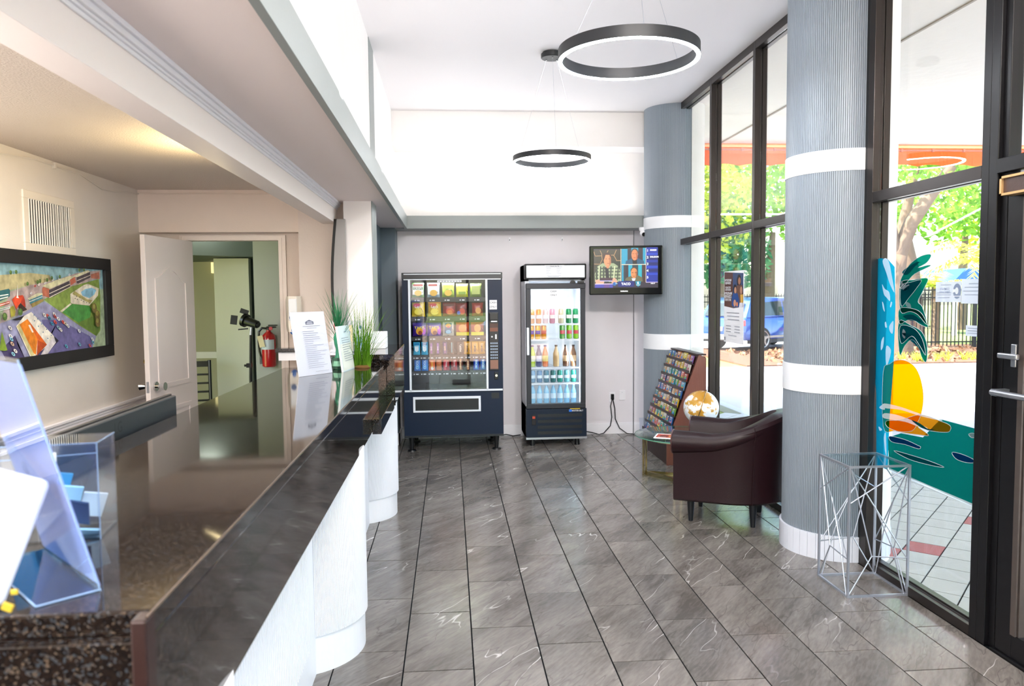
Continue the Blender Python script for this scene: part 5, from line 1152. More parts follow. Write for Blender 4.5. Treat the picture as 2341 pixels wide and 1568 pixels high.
obj('header_light', B().box(x0+.012, yf-.02, 1.815, x1-.012, yf-.01, 1.943), pm('header_lightbox', 'e8eaee', .25, emit='f2f6ff', estr=.35), fg, bevel=.004)
nt = thing('price_notice', 'white price list sheet taped on the lit header of the drinks cooler', 'notice', (1.11, yf-.022, 1.88))
obj('paper', B().box(1.005, yf-.0225, 1.818, 1.215, yf-.0205, 1.945), PAPER, nt)
decal('print', 'Y', yf-.0228, -1, [('848a96', rect(1.015, 1.928, 1.195, 1.933))] + [('9aa0ac', rect(1.02+dx, 1.91-.018*k, 1.075+dx-.01*((k*7) % 3), 1.914-.018*k)) for k in range(4) for dx in (0, .11)] + [('9aa0ac', rect(1.03, 1.832, 1.18, 1.836)), ('8a90a0', rect(1.04, 1.822, 1.16, 1.825))], PRINT, nt)
text('lettering', 'DRINK PRICES', .016, (1.11, yf-.0235, 1.934), RX, INK, nt)
dr_ = obj('door', B().box(x0+.004, yf-.02, .462, x0+.055, yf+.03, 1.695).box(x1-.058, yf-.02, .462, x1-.006, yf+.03, 1.695).box(x0+.004, yf-.02, 1.695, x1-.006, yf+.03, 1.755).box(x0+.004, yf-.02, .41, x1-.006, yf+.03, .462), pm('dark_door_frame', '2b2d33', .4, .3), fg, bevel=.004)
obj('pane', B().box(x0+.055, yf-.006, .462, x1-.058, yf-.002, 1.695), GLASSV, dr_)
obj('handle', B().box(x0+.006, yf-.045, .99, x0+.032, yf-.02, 1.285), TRIM, dr_, bevel=.006)
obj('hinge', B().cyl((1.31, yf-.01, 1.755), (1.31, yf+.02, 1.755), .03, n=16).box(1.36, yf-.02, 1.745, 1.43, yf+.01, 1.775), BLACKPL, fg)
obj('led_strip', B().box(1.385, yf+.035, .47, 1.392, yf+.04, 1.69), pm('led_white', 'f4f8ff', .3, emit='e8f4ff', estr=6), fg)
gr = obj('lower_grille', B().box(x0-.004, yf-.02, .10, x1+.004, yf+.05, .405), pm('navy_grille', '05182c', .45, spec=.3), fg, bevel=.003)
for k in range(4): obj('louver', B().box(.92, yf-.028, .335-.062*k, 1.40, yf-.019, .352-.062*k).box(.92, yf-.0205, .318-.062*k, 1.40, yf-.0195, .335-.062*k), NAVY2, gr)
obj('switch', B().box(.855, yf-.026, .235, .90, yf-.019, .345), BLACKM, gr, bevel=.005); obj('red_rocker', B().box(.862, yf-.03, .305, .892, yf-.025, .33), pm('red_rocker', 'b8402c', .3), gr)
obj('badge', B().box(1.26, yf-.024, .372, 1.29, yf-.02, .397), pm('badge_blue', '2a70d8', .3), gr); text('lettering', 'MASTER-BILT', .022, (1.35, yf-.0235, .382), RX, PAPER, gr)
obj('warning_label', B().box(1.27, yf-.024, .40, 1.38, yf-.02, .408), pm('yellow_label', 'd8b83c', .4), gr)
obj('bottom_strip', B().box(x0-.006, yf-.024, .078, x1+.006, yf+.05, .100), SILVER, fg)
for x, y in ((.87, 8.2), (1.36, 8.2), (.87, 8.6), (1.36, 8.6)): obj('leg', B().cyl((x, y, 0), (x, y, .08), .03, .025, 14), BLACKPL, fg, smooth=True)
nt = thing('cash_only_sign', 'small white CASH ONLY sign on the drinks cooler glass', 'sign', (1.10, yf-.01, 1.65))
obj('paper', B().box(1.06, yf-.0085, 1.605, 1.142, yf-.0065, 1.692), PAPER, nt); text('lettering', 'CASH', .026, (1.101, yf-.0095, 1.668), RX, INK, nt); text('lettering', 'ONLY', .026, (1.101, yf-.0095, 1.628), RX, INK, nt)
fz = [1.319, 1.15, .848, .677, .45]; WR = pm('white_wire', 'e8eef4', .3)
for z in fz:
    c = B().box(x0+.046, yf+.07, z-.016, x1-.046, yf+.078, z-.001)
    for k in range(24): c.box(x0+.05+.0225*k, yf+.07, z-.006, x0+.053+.0225*k, 8.64, z-.002)
    obj('wire_shelf', c, WR, fg)
gd = 'drinks inside the glass door cooler'
def can(label, x, y, z, col, col2, h=.155, r=.031):
    t = thing('can', label, 'drink can', (x, y, z), group=gd)
    obj('body', B().lathe([(r*.8, 0), (r, .01), (r, h-.015), (r*.82, h)], (0, 0, 0), 20), pm('can_'+col, col, .25, .3, coat=.4), t, local=True, smooth=True)
    obj('lid', B().lathe([(r*.8, h), (r*.82, h+.003), (r*.7, h+.001)], (0, 0, 0), 16), SILVER, t, local=True)
    obj('label_print', B().lathe([(r+.0006, h*.35), (r+.0006, h*.6)], (0, 0, 0), 12, cap=False, a0=radians(215), a1=radians(325)), pm('print_'+col2, col2, .4), t, local=True)
def bottle(label, x, y, z, liq, lab, capc, h=.235, r=.033, name='bottle'):
    t = thing(name, label, 'bottle', (x, y, z), group=gd)
    pr = [(r*.85, 0), (r, .008), (r, h*.55), (r*.95, h*.62), (r*.5, h*.82), (.013, h*.88), (.013, h*.93)]
    obj('body', B().lathe(pr, (0, 0, 0), 18), pm('bottle_'+liq, liq, .12, coat=.5), t, local=True, smooth=True)
    obj('label_band', B().lathe([(r+.0006, h*.25), (r+.0006, h*.52)], (0, 0, 0), 18, cap=False), pm('label_'+lab, lab, .4), t, local=True, smooth=True)
    obj('cap', B().lathe([(.016, h*.93), (.016, h), (.012, h+.001)], (0, 0, 0), 14), pm('cap_'+capc, capc, .35), t, local=True)
Yd = 8.28
for k, (x, a, b_) in enumerate(((.875, 'e8a010', '6a3a9c'), (.945, 'f0b418', '6a3a9c'), (1.01, 'e89818', 'c84a20'), (1.215, '3fa03a', 'c83c50'), (1.29, '78c024', 'c83c50'), (1.365, '8cc828', 'c83c50'))):
    can(['golden can at the left end', 'yellow can, second from the left', 'orange yellow can, third from the left', 'dark green can, third from the right', 'lime green can with a red mark, second from the right', 'bright lime can with a red mark at the right end'][k] + ' of the second cooler shelf', x, Yd, 1.152, a, b_)
for k, (x, a) in enumerate(((.88, 'e8a860'), (.955, 'e89c50'), (1.03, 'e8c8c0'), (1.105, 'e0a0b0'), (1.20, 'd8c8a8'), (1.285, '1f8a50'), (1.36, '23945a'))):
    can(['apricot can at the left end', 'orange can, second from the left', 'pale peach can, third from the left', 'pink can in the middle', 'beige can, third from the right', 'emerald can, second from the right', 'emerald can at the right end'][k] + ' of the top cooler shelf', x, Yd, 1.321, a, 'f0e8e0')
for k, (x, l_, b_, c_) in enumerate(((.885, 'b8d040', 'e8e8d0', '4a2c70'), (.955, '3a3c70', 'd8d8e8', '3c2468'), (1.025, 'e07838', 'e8d080', '4a2c70'), (1.145, 'c8a878', 'b89868', '3a2a20'), (1.25, '6a4630', 'c8a880', '2a1c18'), (1.335, '7a5438', 'd0b088', '2a1c18'))):
    bottle(['lime bottle with a purple cap at the left end', 'dark blue bottle with a purple cap, second from the left', 'orange bottle with a purple cap, third from the left', 'tan coffee bottle in the middle', 'brown coffee bottle, second from the right', 'brown coffee bottle at the right end'][k] + ' of the third cooler shelf', x, Yd, .85, l_, b_, c_)
for k, x in enumerate((.885, .96, 1.035, 1.11, 1.185, 1.26, 1.335)):
    can(['blue grey', 'slate blue', 'dark teal', 'deep teal', 'sea green', 'pale blue green', 'green blue'][k] + ' can, number %d from the left on the fourth cooler shelf' % (k+1), x, Yd, .679, ['7aa0c0', '5a80a8', '2a6a80', '1c6a6a', '2a8a78', '6ab0b8', '2f8f7a'][k], 'd8e8f0', .13)
    bottle('%s clear blue water bottle on the cooler floor' % ['leftmost', 'second', 'third', 'middle', 'fifth', 'sixth', 'rightmost'][k], x, Yd, .452, '8fc8ea', 'd0e8f8', 'e8f0f8', .205, .031, 'water_bottle')
area('cooler_lamp', (1.12, yf+.10, 1.76), .5, 3.0, (.93, .97, 1), (1.12, yf+.2, .9), .04)
area('cooler_lamp.001', (1.36, yf+.07, .80), .04, 1.6, (.75, .9, 1), (.9, 8.5, .6), .6)

# ================================================================== television, camera, sockets
tv = thing('television', 'black flat television on a wall bracket beside the corner column', 'television', (1.85, 7.98, 1.87), radians(-6))
obj('housing', B().box(-.385, -.02, -.245, .385, .045, .27), pm('gloss_black', '08090b', .12), tv, local=True, bevel=.012)
obj('bezel', B().box(-.345, -.026, -.175, .335, -.018, .238), BLACKM, tv, local=True)
obj('bracket', B().box(-.06, .045, -.1, .06, .5, .1).box(-.12, .46, -.15, .12, .5, .15), BLACKM, tv, local=True)
SCX0, SCX1, SCZ0, SCZ1 = -.34, .33, -.17, .235
sc = lambda px_, py_: (SCX0 + (px_-210)/(1780-210)*(SCX1-SCX0), SCZ1 - (py_-270)/(1200-270)*(SCZ1-SCZ0))
def R4(a, b_, c_, d_): p, q = sc(a, b_), sc(c_, d_); return rect(p[0], q[1], q[0], p[1])
def E4(cx, cy, rx, ry, n=16): p = sc(cx, cy); return ell(p[0], p[1], rx/1570*.67, ry/930*.405, n)
def PL(*v): return [sc(v[i], v[i+1]) for i in range(0, len(v), 2)]
tvp = [('2b2433', R4(210, 270, 1780, 1200)), ('33301f', R4(210, 290, 885, 1110))]
for q in ((370, 300, 410, 380, 400, 384, 360, 304), (410, 380, 420, 500, 408, 500, 398, 382), (560, 300, 520, 370, 530, 376, 572, 304), (760, 290, 705, 415, 716, 420, 772, 296), (620, 412, 705, 412, 705, 424, 620, 424), (705, 415, 780, 545, 770, 552, 695, 424), (780, 545, 885, 545, 885, 557, 780, 557), (250, 430, 410, 425, 410, 437, 250, 442), (215, 320, 250, 430, 242, 436, 210, 340), (220, 620, 360, 625, 360, 637, 220, 632), (360, 625, 420, 500, 430, 504, 370, 632), (765, 550, 765, 640, 775, 640, 778, 555)): tvp.append(('b08a5c', PL(*q)))
tvp += [('1c2a1c', R4(660, 560, 885, 1000)), ('8f9c78', PL(235, 870, 300, 680, 420, 610, 560, 640, 700, 610, 820, 690, 885, 900, 885, 1000, 860, 1060, 240, 1060))]
for k in range(7): tvp.append(('2a3428', PL(260+90*k, 690+10*(k % 2), 300+88*k, 680, 300+84*k, 1020, 262+86*k, 1020)))
for k in range(4): tvp.append(('364234', R4(250, 720+80*k, 870, 748+80*k)))
for k in range(3): tvp.append(('c2c8a0', PL(330+190*k, 680, 360+190*k, 680, 350+180*k, 1000, 325+180*k, 1000)))
tvp += [('17181c', PL(480, 700, 570, 720, 590, 980, 510, 980)), ('3a2418', E4(520, 460, 100, 110)), ('c8885c', E4(545, 540, 88, 150)), ('a86c48', PL(590, 400, 632, 480, 635, 620, 590, 690)), ('3a2418', PL(440, 480, 450, 380, 560, 345, 640, 420, 640, 490, 600, 410, 500, 410, 465, 520)), ('5a3020', R4(500, 500, 530, 512)), ('5a3020', R4(575, 500, 605, 512)), ('8c4838', R4(540, 608, 600, 620)), ('c08058', PL(500, 690, 600, 670, 580, 730, 540, 735)),
 ('d09a80', PL(250, 1010, 340, 1000, 470, 1060, 450, 1100, 260, 1100)), ('d09a80', PL(640, 1000, 730, 960, 790, 1050, 760, 1090, 650, 1090)), ('3a2030', R4(360, 960, 670, 1025)), ('a8a0d8', R4(360, 1025, 670, 1045)), ('1c1c22', R4(470, 1050, 580, 1095)), ('d8c0d8', R4(240, 1100, 700, 1118)), ('3c3c9c', R4(240, 1118, 680, 1200)), ('5a3c80', R4(460, 1118, 600, 1200)),
 ('e8dcc0', R4(872, 270, 884, 1100)),
 ('1890b0', R4(895, 270, 1040, 640)), ('201c28', R4(1040, 250, 1130, 640)), ('1890b0', R4(1130, 250, 1300, 420)), ('2c2028', R4(1300, 250, 1415, 640)), ('1890b0', R4(1415, 250, 1480, 640)),
 ('0f4a68', PL(985, 640, 1000, 560, 1150, 500, 1300, 500, 1440, 560, 1450, 640)), ('0a0a0e', PL(1150, 520, 1270, 520, 1270, 640, 1170, 640)), ('4a4038', E4(1212, 360, 90, 100)), ('c87c50', E4(1212, 420, 78, 130)), ('a85c3c', PL(1250, 330, 1288, 400, 1280, 520, 1250, 540)), ('5a3020', R4(1165, 385, 1195, 395)), ('5a3020', R4(1225, 385, 1255, 395)), ('7c3c30', R4(1185, 480, 1235, 490)),
 ('e8dcc0', R4(895, 640, 1485, 655)),
 ('1c3038', R4(900, 655, 985, 1080)), ('2a2028', R4(985, 655, 1050, 1080)), ('1890b0', R4(900, 660, 940, 1070)), ('1898b0', R4(1060, 655, 1155, 1000)), ('18323c', R4(1155, 655, 1300, 900)), ('18a0b0', R4(1300, 655, 1390, 1000)), ('3a2420', R4(1395, 655, 1485, 1080)),
 ('5c5c40', PL(975, 1030, 1000, 970, 1130, 920, 1280, 900, 1400, 960, 1410, 1060)), ('c8d0e0', PL(1140, 980, 1240, 980, 1215, 1040, 1160, 1040)), ('4a3a24', E4(1195, 790, 85, 75)), ('c8804c', E4(1198, 855, 80, 125)), ('8c5430', PL(1240, 780, 1278, 840, 1275, 920, 1240, 965)), ('4a2818', R4(1140, 838, 1185, 850)), ('4a2818', R4(1215, 838, 1260, 850)), ('6c3424', R4(1165, 925, 1225, 935)),
 ('e8dcc0', R4(1485, 250, 1495, 1080)), ('0c2890', R4(1495, 240, 1780, 1075)), ('1c40b8', R4(1495, 380, 1780, 420)), ('061860', R4(1495, 440, 1780, 540)), ('1c40b8', R4(1495, 690, 1780, 730)), ('061860', R4(1495, 600, 1780, 670)), ('061860', R4(1495, 760, 1780, 830)), ('1c40b8', R4(1495, 860, 1780, 900)), ('c8b8e0', R4(1495, 1070, 1780, 1084)),
 ('0c1c6c', PL(800, 1070, 830, 1045, 1180, 1045, 1210, 1070, 1200, 1160, 1180, 1180, 820, 1180, 800, 1160)), ('148098', PL(1230, 1050, 1370, 1050, 1350, 1140, 1300, 1185, 1250, 1140)), ('d8f0f0', PL(1245, 1135, 1355, 1135, 1350, 1145, 1250, 1145)), ('1c60a0', E4(720, 1110, 45, 45)), ('9cc8e8', PL(740, 1090, 790, 1095, 790, 1112, 740, 1108))]
decal('screen', 'Y', -.0268, -1, tvp, SCREEN, tv, local=True, step=.00004)
TI = pm('screen_white_text', 'ffffff', .4, emit='ffffff', estr=.9)
def tvt(s_, px_, py_, size, al='CENTER'):
    p = sc(px_, py_); q = text('lettering', s_, size, (0, 0, 0), RX, TI, None, al); q.parent = tv; q.location = (p[0], -.0315, p[1])
tvt('TACO', 1000, 1115, .034); tvt('6', 1295, 1090, .034)
for k, ch in enumerate('12345'): tvt(ch, 1530, 320+160*k, .034)
tvt('BREEZE', 1590, 308, .020, 'LEFT'); tvt('SALOON', 1590, 470, .022, 'LEFT'); tvt('PAIR IT', 1660, 1108, .014)
q = text('lettering', 'SAMSUNG', .017, (0, 0, 0), RX, TI); q.parent = tv; q.location = (-.02, -.0215, -.208)
tp_ = thing('television_cable', 'thin black cable dropping behind the television beside the column', 'cable', (2.12, 8.7, 1.5))
obj('cord', B().tube([(2.12, 8.74, 2.36), (2.115, 8.74, 2.0), (2.12, 8.74, 1.2), (2.115, 8.74, .13), (2.11, 8.72, .01)], .004, 6), BLACKPL, tp_, smooth=True)
sc_ = thing('security_camera', 'white dome security camera under the grey beam', 'camera', (2.11, 8.25, 2.30))
obj('base', B().lathe([(.045, 2.361), (.05, 2.345), (.042, 2.32)], (2.13, 8.44-.1, 0), 24), WHITEPL, sc_, smooth=True)
obj('ball', B().sphere((2.13, 8.33, 2.295), .042, 20, 14), WHITEPL, sc_, smooth=True); obj('lens', B().cyl((2.125, 8.295, 2.283), (2.122, 8.286, 2.28), .022, n=18), BLACKPL, sc_)
ot = thing('wall_socket', 'white wall socket with two black plugs in it', 'socket', (1.87, 8.775, .43))
obj('plate', B().box(1.835, 8.772, .375, 1.905, 8.78, .49), TRIMW, ot, bevel=.002)
ot2 = thing('blank_wall_plate', 'blank white wall plate right of the socket', 'plate', (1.98, 8.775, .45))
obj('plate', B().box(1.955, 8.772, .395, 2.025, 8.78, .51), TRIMW, ot2, bevel=.002); obj('screw', B().cyl((1.99, 8.772, .485), (1.99, 8.770, .485), .004, n=8), SILVER, ot2)
pc_ = thing('power_cord', 'black power cords looping from the socket along the floor to the cooler', 'cord', (1.87, 8.7, 0))
obj('plug', B().box(1.852, 8.74, .405, 1.888, 8.772, .47), BLACKPL, pc_, bevel=.005)
obj('cord', B().tube([(1.865, 8.75, .41), (1.845, 8.74, .33), (1.86, 8.74, .2), (1.84, 8.735, .1), (1.76, 8.72, .02), (1.70, 8.70, .008), (1.62, 8.72, .03), (1.55, 8.72, .045), (1.48, 8.70, .03), (1.40, 8.735, .02)], .006, 6), BLACKPL, pc_, smooth=True)
obj('cord', B().tube([(1.875, 8.75, .41), (1.895, 8.74, .3), (1.90, 8.74, .18), (1.95, 8.735, .07), (2.03, 8.70, .012), (2.10, 8.66, .008), (2.17, 8.62, .008)], .006, 6), BLACKPL, pc_, smooth=True)
obj('cord', B().tube([(.56, 8.72, .02), (.62, 8.73, .03), (.70, 8.72, .012), (.79, 8.735, .02)], .006, 6), BLACKPL, pc_, smooth=True)
for k, x in enumerate((.686, 1.29)):
    h_ = thing('wall_hook', ['small white hook on the back wall above the gap left of the cooler', 'small white hook on the back wall above the cooler'][k], 'hook', (x, 8.77, 2.26))
    obj('plate', B().box(x-.012, 8.77, 2.24, x+.012, 8.78, 2.29), TRIMW, h_, bevel=.002); obj('peg', B().tube([(x, 8.775, 2.27), (x, 8.755, 2.255), (x, 8.745, 2.265)], .004, 6), SILVER, h_)

# ================================================================== ring pendants
def ring(label, cx, cy, z, r, h, cx2, cy2, canopy=True):
    t = thing('ring_pendant', label, 'pendant light', (cx, cy, z), group='round light rings')
    c = B(); n = 72; w = .022*r/.38
    P = [(r, z), (r, z+h), (r-.010, z+h), (r-.010, z+.006), (r-.010-w*.0, z+.006)]
    c.lathe([(r, z), (r, z+h), (r-w, z+h), (r-w, z)], (cx, cy, 0), n, cap=False); obj('ring_band', c, pm('matt_black_ring', '1a1c20', .45), t, smooth=True)
    c = B(); c.lathe([(r-.001, z-.001), (r-w+.001, z-.001), (r-w+.001, z-.007), (r-.001, z-.007), (r-.001, z-.001)], (cx, cy, 0), n, cap=False)
    obj('led_diffuser', c, pm('led_diffuser', 'ffffff', .4, emit='f2f8ff', estr=100), t)
    for k in range(3):
        a = 2*pi*k/3 + .5; obj('suspension_wire', B().cyl((cx+(r-w/2)*cos(a), cy+(r-w/2)*sin(a), z+h), (cx2+.05*cos(a), cy2+.05*sin(a), ZC-.05), .0009, n=5), SILVER, t)
    ca = B().lathe([(.09, ZC-.015), (.09, ZC-.045), (.085, ZC-.05)], (cx2, cy2, 0), 30); ca.lathe([(.075, ZC-.001), (.075, ZC-.015)], (cx2, cy2, 0), 30); cn = obj('ceiling_canopy', ca, pm('matt_black_ring'), t, smooth=True)
    for k in range(3):
        a = 2*pi*k/3 + .5; obj('screw', B().cyl((cx2+.05*cos(a), cy2+.05*sin(a), ZC-.05), (cx2+.05*cos(a), cy2+.05*sin(a), ZC-.06), .006, n=8), CHROME, cn)
ring('large black ring pendant light nearest the glass wall', 1.02, 4.335, 2.95, .395, .062, 1.0, 4.15)
ring('smaller black ring pendant light hanging in front of the back wall', .862, 6.42, 2.74, .325, .043, .862, 6.38)
# made-up frames for the lobby fill lights behind the viewer
for k, y in enumerate((-.6, 1.3)):
    t = thing('ceiling_light', ['flush square ceiling light near the street front', 'flush square ceiling light above the viewer'][k], 'ceiling light', (.9, y, ZC), group='flush lights')
    obj('frame', B().box(.3, y-.6, ZC-.03, 1.5, y-.56, ZC).box(.3, y+.56, ZC-.03, 1.5, y+.6, ZC).box(.3, y-.6, ZC-.03, .34, y+.6, ZC).box(1.46, y-.6, ZC-.03, 1.5, y+.6, ZC), TRIMW, t)

for k, x in enumerate((.2, 1.6)):  # heads invented to go with the back wall fill lights
    t = thing('track_light', ['black track spotlight behind the viewer on the counter side', 'black track spotlight behind the viewer on the window side'][k], 'ceiling light', (x, .8, ZC))
    obj('stem', B().cyl((x, .8, 3.44), (x, .8, ZC), .012), BLACKM, t); obj('head', B().cyl((x, .70, 3.47), (x, .86, 3.43), .07, .09, 20), BLACKM, t, smooth=True)
# ================================================================== brochure rack
rk = thing('brochure_rack', 'tall sloping wooden brochure rack against the window', 'rack', (2.2, 7.5, 0))
WD = pm('reddish_brown_wood', '6b3a2c', .35, bump=.15, bscale=25, var=.18, vscale=30, coat=.2); WDD = pm('dark_mahogany', '2e1614', .4)
def woodmat():
    m = MATS['reddish_brown_wood']; n = m.node_tree.nodes; l = m.node_tree.links
    for x in n:
        if x.type == 'TEX_NOISE': 
            mp = n.new('ShaderNodeMapping'); mp.inputs['Scale'].default_value = (6, 6, .35); tc = [q for q in n if q.type == 'TEX_COORD'][0]; l.new(tc.outputs['Object'], mp.inputs['Vector']); l.new(mp.outputs[0], x.inputs['Vector'])
woodmat()
Y0, Y1 = 7.06, 7.95
side = [(2.03, 0), (2.41, 0), (2.41, 1.02), (2.34, 1.055), (2.03, .20)]
for y in (Y0, Y1-.02): obj('side_panel', B().prism(side, 'Y', y, y+.02), WD, rk)
obj('back_board', B().prism([(2.05, .18), (2.41, 1.0), (2.41, 1.03), (2.34, 1.05), (2.33, 1.04), (2.04, .2)], 'Y', Y0+.02, Y1-.02), WDD, rk)
obj('kick_panel', B().box(2.04, Y0+.02, 0, 2.06, Y1-.02, .2), WDD, rk); obj('top_cap', B().box(2.325, Y0, 1.045, 2.41, Y1, 1.06), WDD, rk, bevel=.003)
cols = ['2f6fb4', '3a8cc8', '6ab0d8', 'c8503c', 'd86a58', 'e0c030', 'e8d868', '3a9a5a', '7ab04a', '2a9a9a', '8a5aa8', 'c890a8', 'e8e4dc', 'd8b888', '2a3c78', 'a8443c', 'd88a3c', '48b0a8']
cname = ['blue', 'bright blue', 'sky blue', 'red', 'coral', 'yellow', 'pale yellow', 'green', 'leaf green', 'teal', 'violet', 'pink', 'white', 'tan', 'navy', 'brick red', 'orange', 'turquoise']
rb = random.Random(21); NR = 10; sl_ = Vector((.30, 0, .85)).normalized()
fixed = {0: [1, 1, 14, 16, 13, 6, 16, 10], 1: [6, 13, 14, 5, 5, 5, 11, 12], 2: [13, 12, 9, 9, 7, 0, 4, 15], 3: [11, 14, 11, 6, 9, 8, 4, 2], 4: [0, 0, 15, 12, 14, 13, 16, 0], 5: [9, 16, 2, 12, 13, 14, 13, 5], 6: [4, 14, 5, 12, 5, 13, 8, 8], 7: [11, 4, 17, 17, 6, 12, 14, 0], 8: [0, 6, 13, 4, 12, 17, 14, 0], 9: [0, 2, 13, 4, 9, 0, 2, 12]}
RN = ['top', 'second', 'third', 'fourth', 'fifth', 'sixth', 'seventh', 'eighth', 'ninth', 'bottom']; CN = ['first', 'second', 'third', 'fourth', 'fifth', 'sixth', 'seventh', 'last']
pk = None
bmesh_b = {}
for r_ in range(NR):
    s_ = 1 - (r_ + .92)/NR; bx_, bz = 2.045 + .29*s_ - .012, .205 + .835*s_
    # tray lip
    obj('tray_lip', B().box(bx_-.022, Y0+.02, bz-.002, bx_-.016, Y1-.02, bz+.022).box(bx_-.022, Y0+.02, bz-.006, bx_+.02, Y1-.02, bz-.002), WDD, rk)
    for k in range(8):
        ci = fixed[r_][k]; y = Y1-.035 - (k+.5)*(.82/8); w = .088; h = .082 + rb.uniform(-.008, .012)
        t = thing('brochure', '%s brochure, %s from the column end in the %s row of the rack' % (cname[ci], CN[k], RN[r_]), 'brochure', (bx_-.013 + rb.uniform(-.002, .002), y, bz), group='brochures in the sloping rack')
        t.rotation_euler = (0, radians(14), rb.uniform(-.06, .06))
        obj('cover', B().box(0, -w/2, 0, .010, w/2, h), pm('brochure_'+cname[ci].replace(' ', '_'), tuple(v**1.1*.62 for v in lin(cols[ci])), .3), t, local=True)
        c2 = cols[rb.randrange(len(cols))]; c3 = cols[rb.randrange(len(cols))]
        k1 = rb.random()
        sh_ = [(c2, rect(-w*.4, h*.1, w*.4, h*(.35+.2*k1))), ('f0ece4', rect(-w*.35, h*.78, w*.3, h*.86)), (c3, ell(w*.1*(k1-.5), h*.45, w*.25, h*.16, 9)), ('f4f0e8', rect(-w*.3, h*.62, w*.2*k1+.01, h*.66)), ('2a2c34', rect(-w*.34, h*.15, w*.1, h*.19))]
        decal('cover_print', 'X', -.0006, -1, sh_, GLOSSPRINT, t, local=True, step=.0003)

# ================================================================== glass table, globe, magazine
TX, TY, TZ = 2.02, 6.47, .41
tb = thing('glass_side_table', 'round glass side table with a gold curved metal base', 'table', (TX, TY, 0))
obj('glass_top', B().lathe([(.425, TZ-.010), (.43, TZ-.006), (.43, TZ-.003), (.425, TZ)], (TX, TY, 0), 64), GREENGL, tb, smooth=True)
obj('glass_edge', B().lathe([(.4302, TZ-.009), (.4312, TZ-.005), (.4302, TZ-.001)], (TX, TY, 0), 64, cap=False), pm('green_glass_edge', '5f9a86', .1), tb, smooth=True)
GOLD = pm('pale_gold_metal', 'c9b98c', .15, 1)
legs = [(1.73, 6.72), (1.86, 6.12), (2.32, 6.62)]
for lx, ly in legs:
    d = (Vector((lx, ly)) - Vector((TX, TY))).normalized(); s_ = Vector((-d.y, d.x))
    for q in (-.028, .028): obj('leg', B().box(lx+s_.x*q-.008, ly+s_.y*q-.008, 0, lx+s_.x*q+.008, ly+s_.y*q+.008, TZ-.02), GOLD, tb, bevel=.002)
obj('upper_ring', B().lathe([(.37, TZ-.024), (.385, TZ-.024), (.385, TZ-.011), (.37, TZ-.011), (.37, TZ-.024)], (TX, TY, 0), 48, cap=False), GOLD, tb)
c = B()
for (a, b_) in ((legs[0], legs[1]), (legs[1], legs[2]), (legs[2], legs[0])):
    pts = []
    for i in range(13):
        s_ = i/12; m_ = Vector(a).lerp(Vector(b_), s_); m_ = m_.lerp(Vector((TX, TY)), .45*sin(pi*s_)); pts.append((m_.x, m_.y, .022))
    for p, q in zip(pts, pts[1:]):
        d = (Vector(q)-Vector(p)).normalized(); n_ = Vector((-d.y, d.x, 0))*.007
        c.loft([[Vector(w_) + n_ + Vector((0, 0, -.018)), Vector(w_) - n_ + Vector((0, 0, -.018)), Vector(w_) - n_ + Vector((0, 0, .018)), Vector(w_) + n_ + Vector((0, 0, .018))] for w_ in (p, q)])
obj('curved_stretcher', c, GOLD, tb)
mg = thing('magazine', 'red and white magazine lying on the glass table', 'magazine', (1.86, 6.35, TZ), radians(-24))
obj('pages', B().box(-.13, -.10, 0, .13, .10, .008), PAPER, mg, local=True, bevel=.001)
decal('cover_print', 'Z', .0086, 1, [('c8442c', rect(-.115, -.085, .115, .085)), ('e08a50', rect(-.02, -.06, .09, .02)), ('f0e8e0', rect(-.11, .05, .1, .07)), ('7c2018', ell(-.05, -.02, .04, .04)), ('e8c8b8', rect(-.1, -.075, -.03, -.06))], GLOSSPRINT, mg, local=True)
ah = thing('table_card_stand', 'small clear card stand on the far side of the glass table', 'stand', (1.72, 6.62, TZ))
obj('sheet', B().obox(Matrix.Translation((1.76, 6.66, TZ)) @ Matrix.Rotation(radians(-12), 4, 'X'), -.09, 0, .002, .05, .003, .12), ACRYL, ah)
gb = thing('globe', 'gold and white desk globe with a brass meridian on the glass table', 'globe', (2.21, 6.62, TZ))
GX, GY, GZ, GR = 2.215, 6.62, .615, .155
def globemat():
    m = bpy.data.materials.new('globe_map'); m.use_nodes = True; n = m.node_tree.nodes; l = m.node_tree.links; b = n['Principled BSDF']
    tc = n.new('ShaderNodeTexCoord'); nz = n.new('ShaderNodeTexNoise'); nz.inputs['Scale'].default_value = 4.2; nz.inputs['Detail'].default_value = 7; nz.inputs['Roughness'].default_value = .6; l.new(tc.outputs['Object'], nz.inputs['Vector'])
    r = n.new('ShaderNodeValToRGB'); e = r.color_ramp.elements; r.color_ramp.interpolation = 'LINEAR'
    e[0].position = .40; e[0].color = (*lin('b9872c'), 1); e[1].position = .50; e[1].color = (*lin('dfe6ee'), 1); x = e.new(.445); x.color = (*lin('c9a050'), 1); x = e.new(.46); x.color = (*lin('eef2f6'), 1)
    l.new(nz.outputs['Fac'], r.inputs[0]); l.new(r.outputs[0], b.inputs['Base Color']); b.inputs['Roughness'].default_value = .15; b.inputs['Coat Weight'].default_value = .5; return m
obj('ball', B().sphere((GX, GY, GZ), GR, 40, 24), globemat(), gb, smooth=True)
ax_ = Vector((.25, -.15, 1)).normalized(); s1 = ax_.cross(Vector((.6, -.8, 0))).normalized()
vd = Vector((-.35, -.94, 0)).normalized(); pl = (vd - ax_*vd.dot(ax_)).normalized()
pts = [Vector((GX, GY, GZ)) + (ax_*cos(a) + pl*sin(a))*(GR+.007) for a in [pi*i/24 for i in range(25)]]
obj('meridian', B().tube(pts, .0045, 8), pm('aged_brass', 'b08a58', .25, .9), gb, smooth=True)
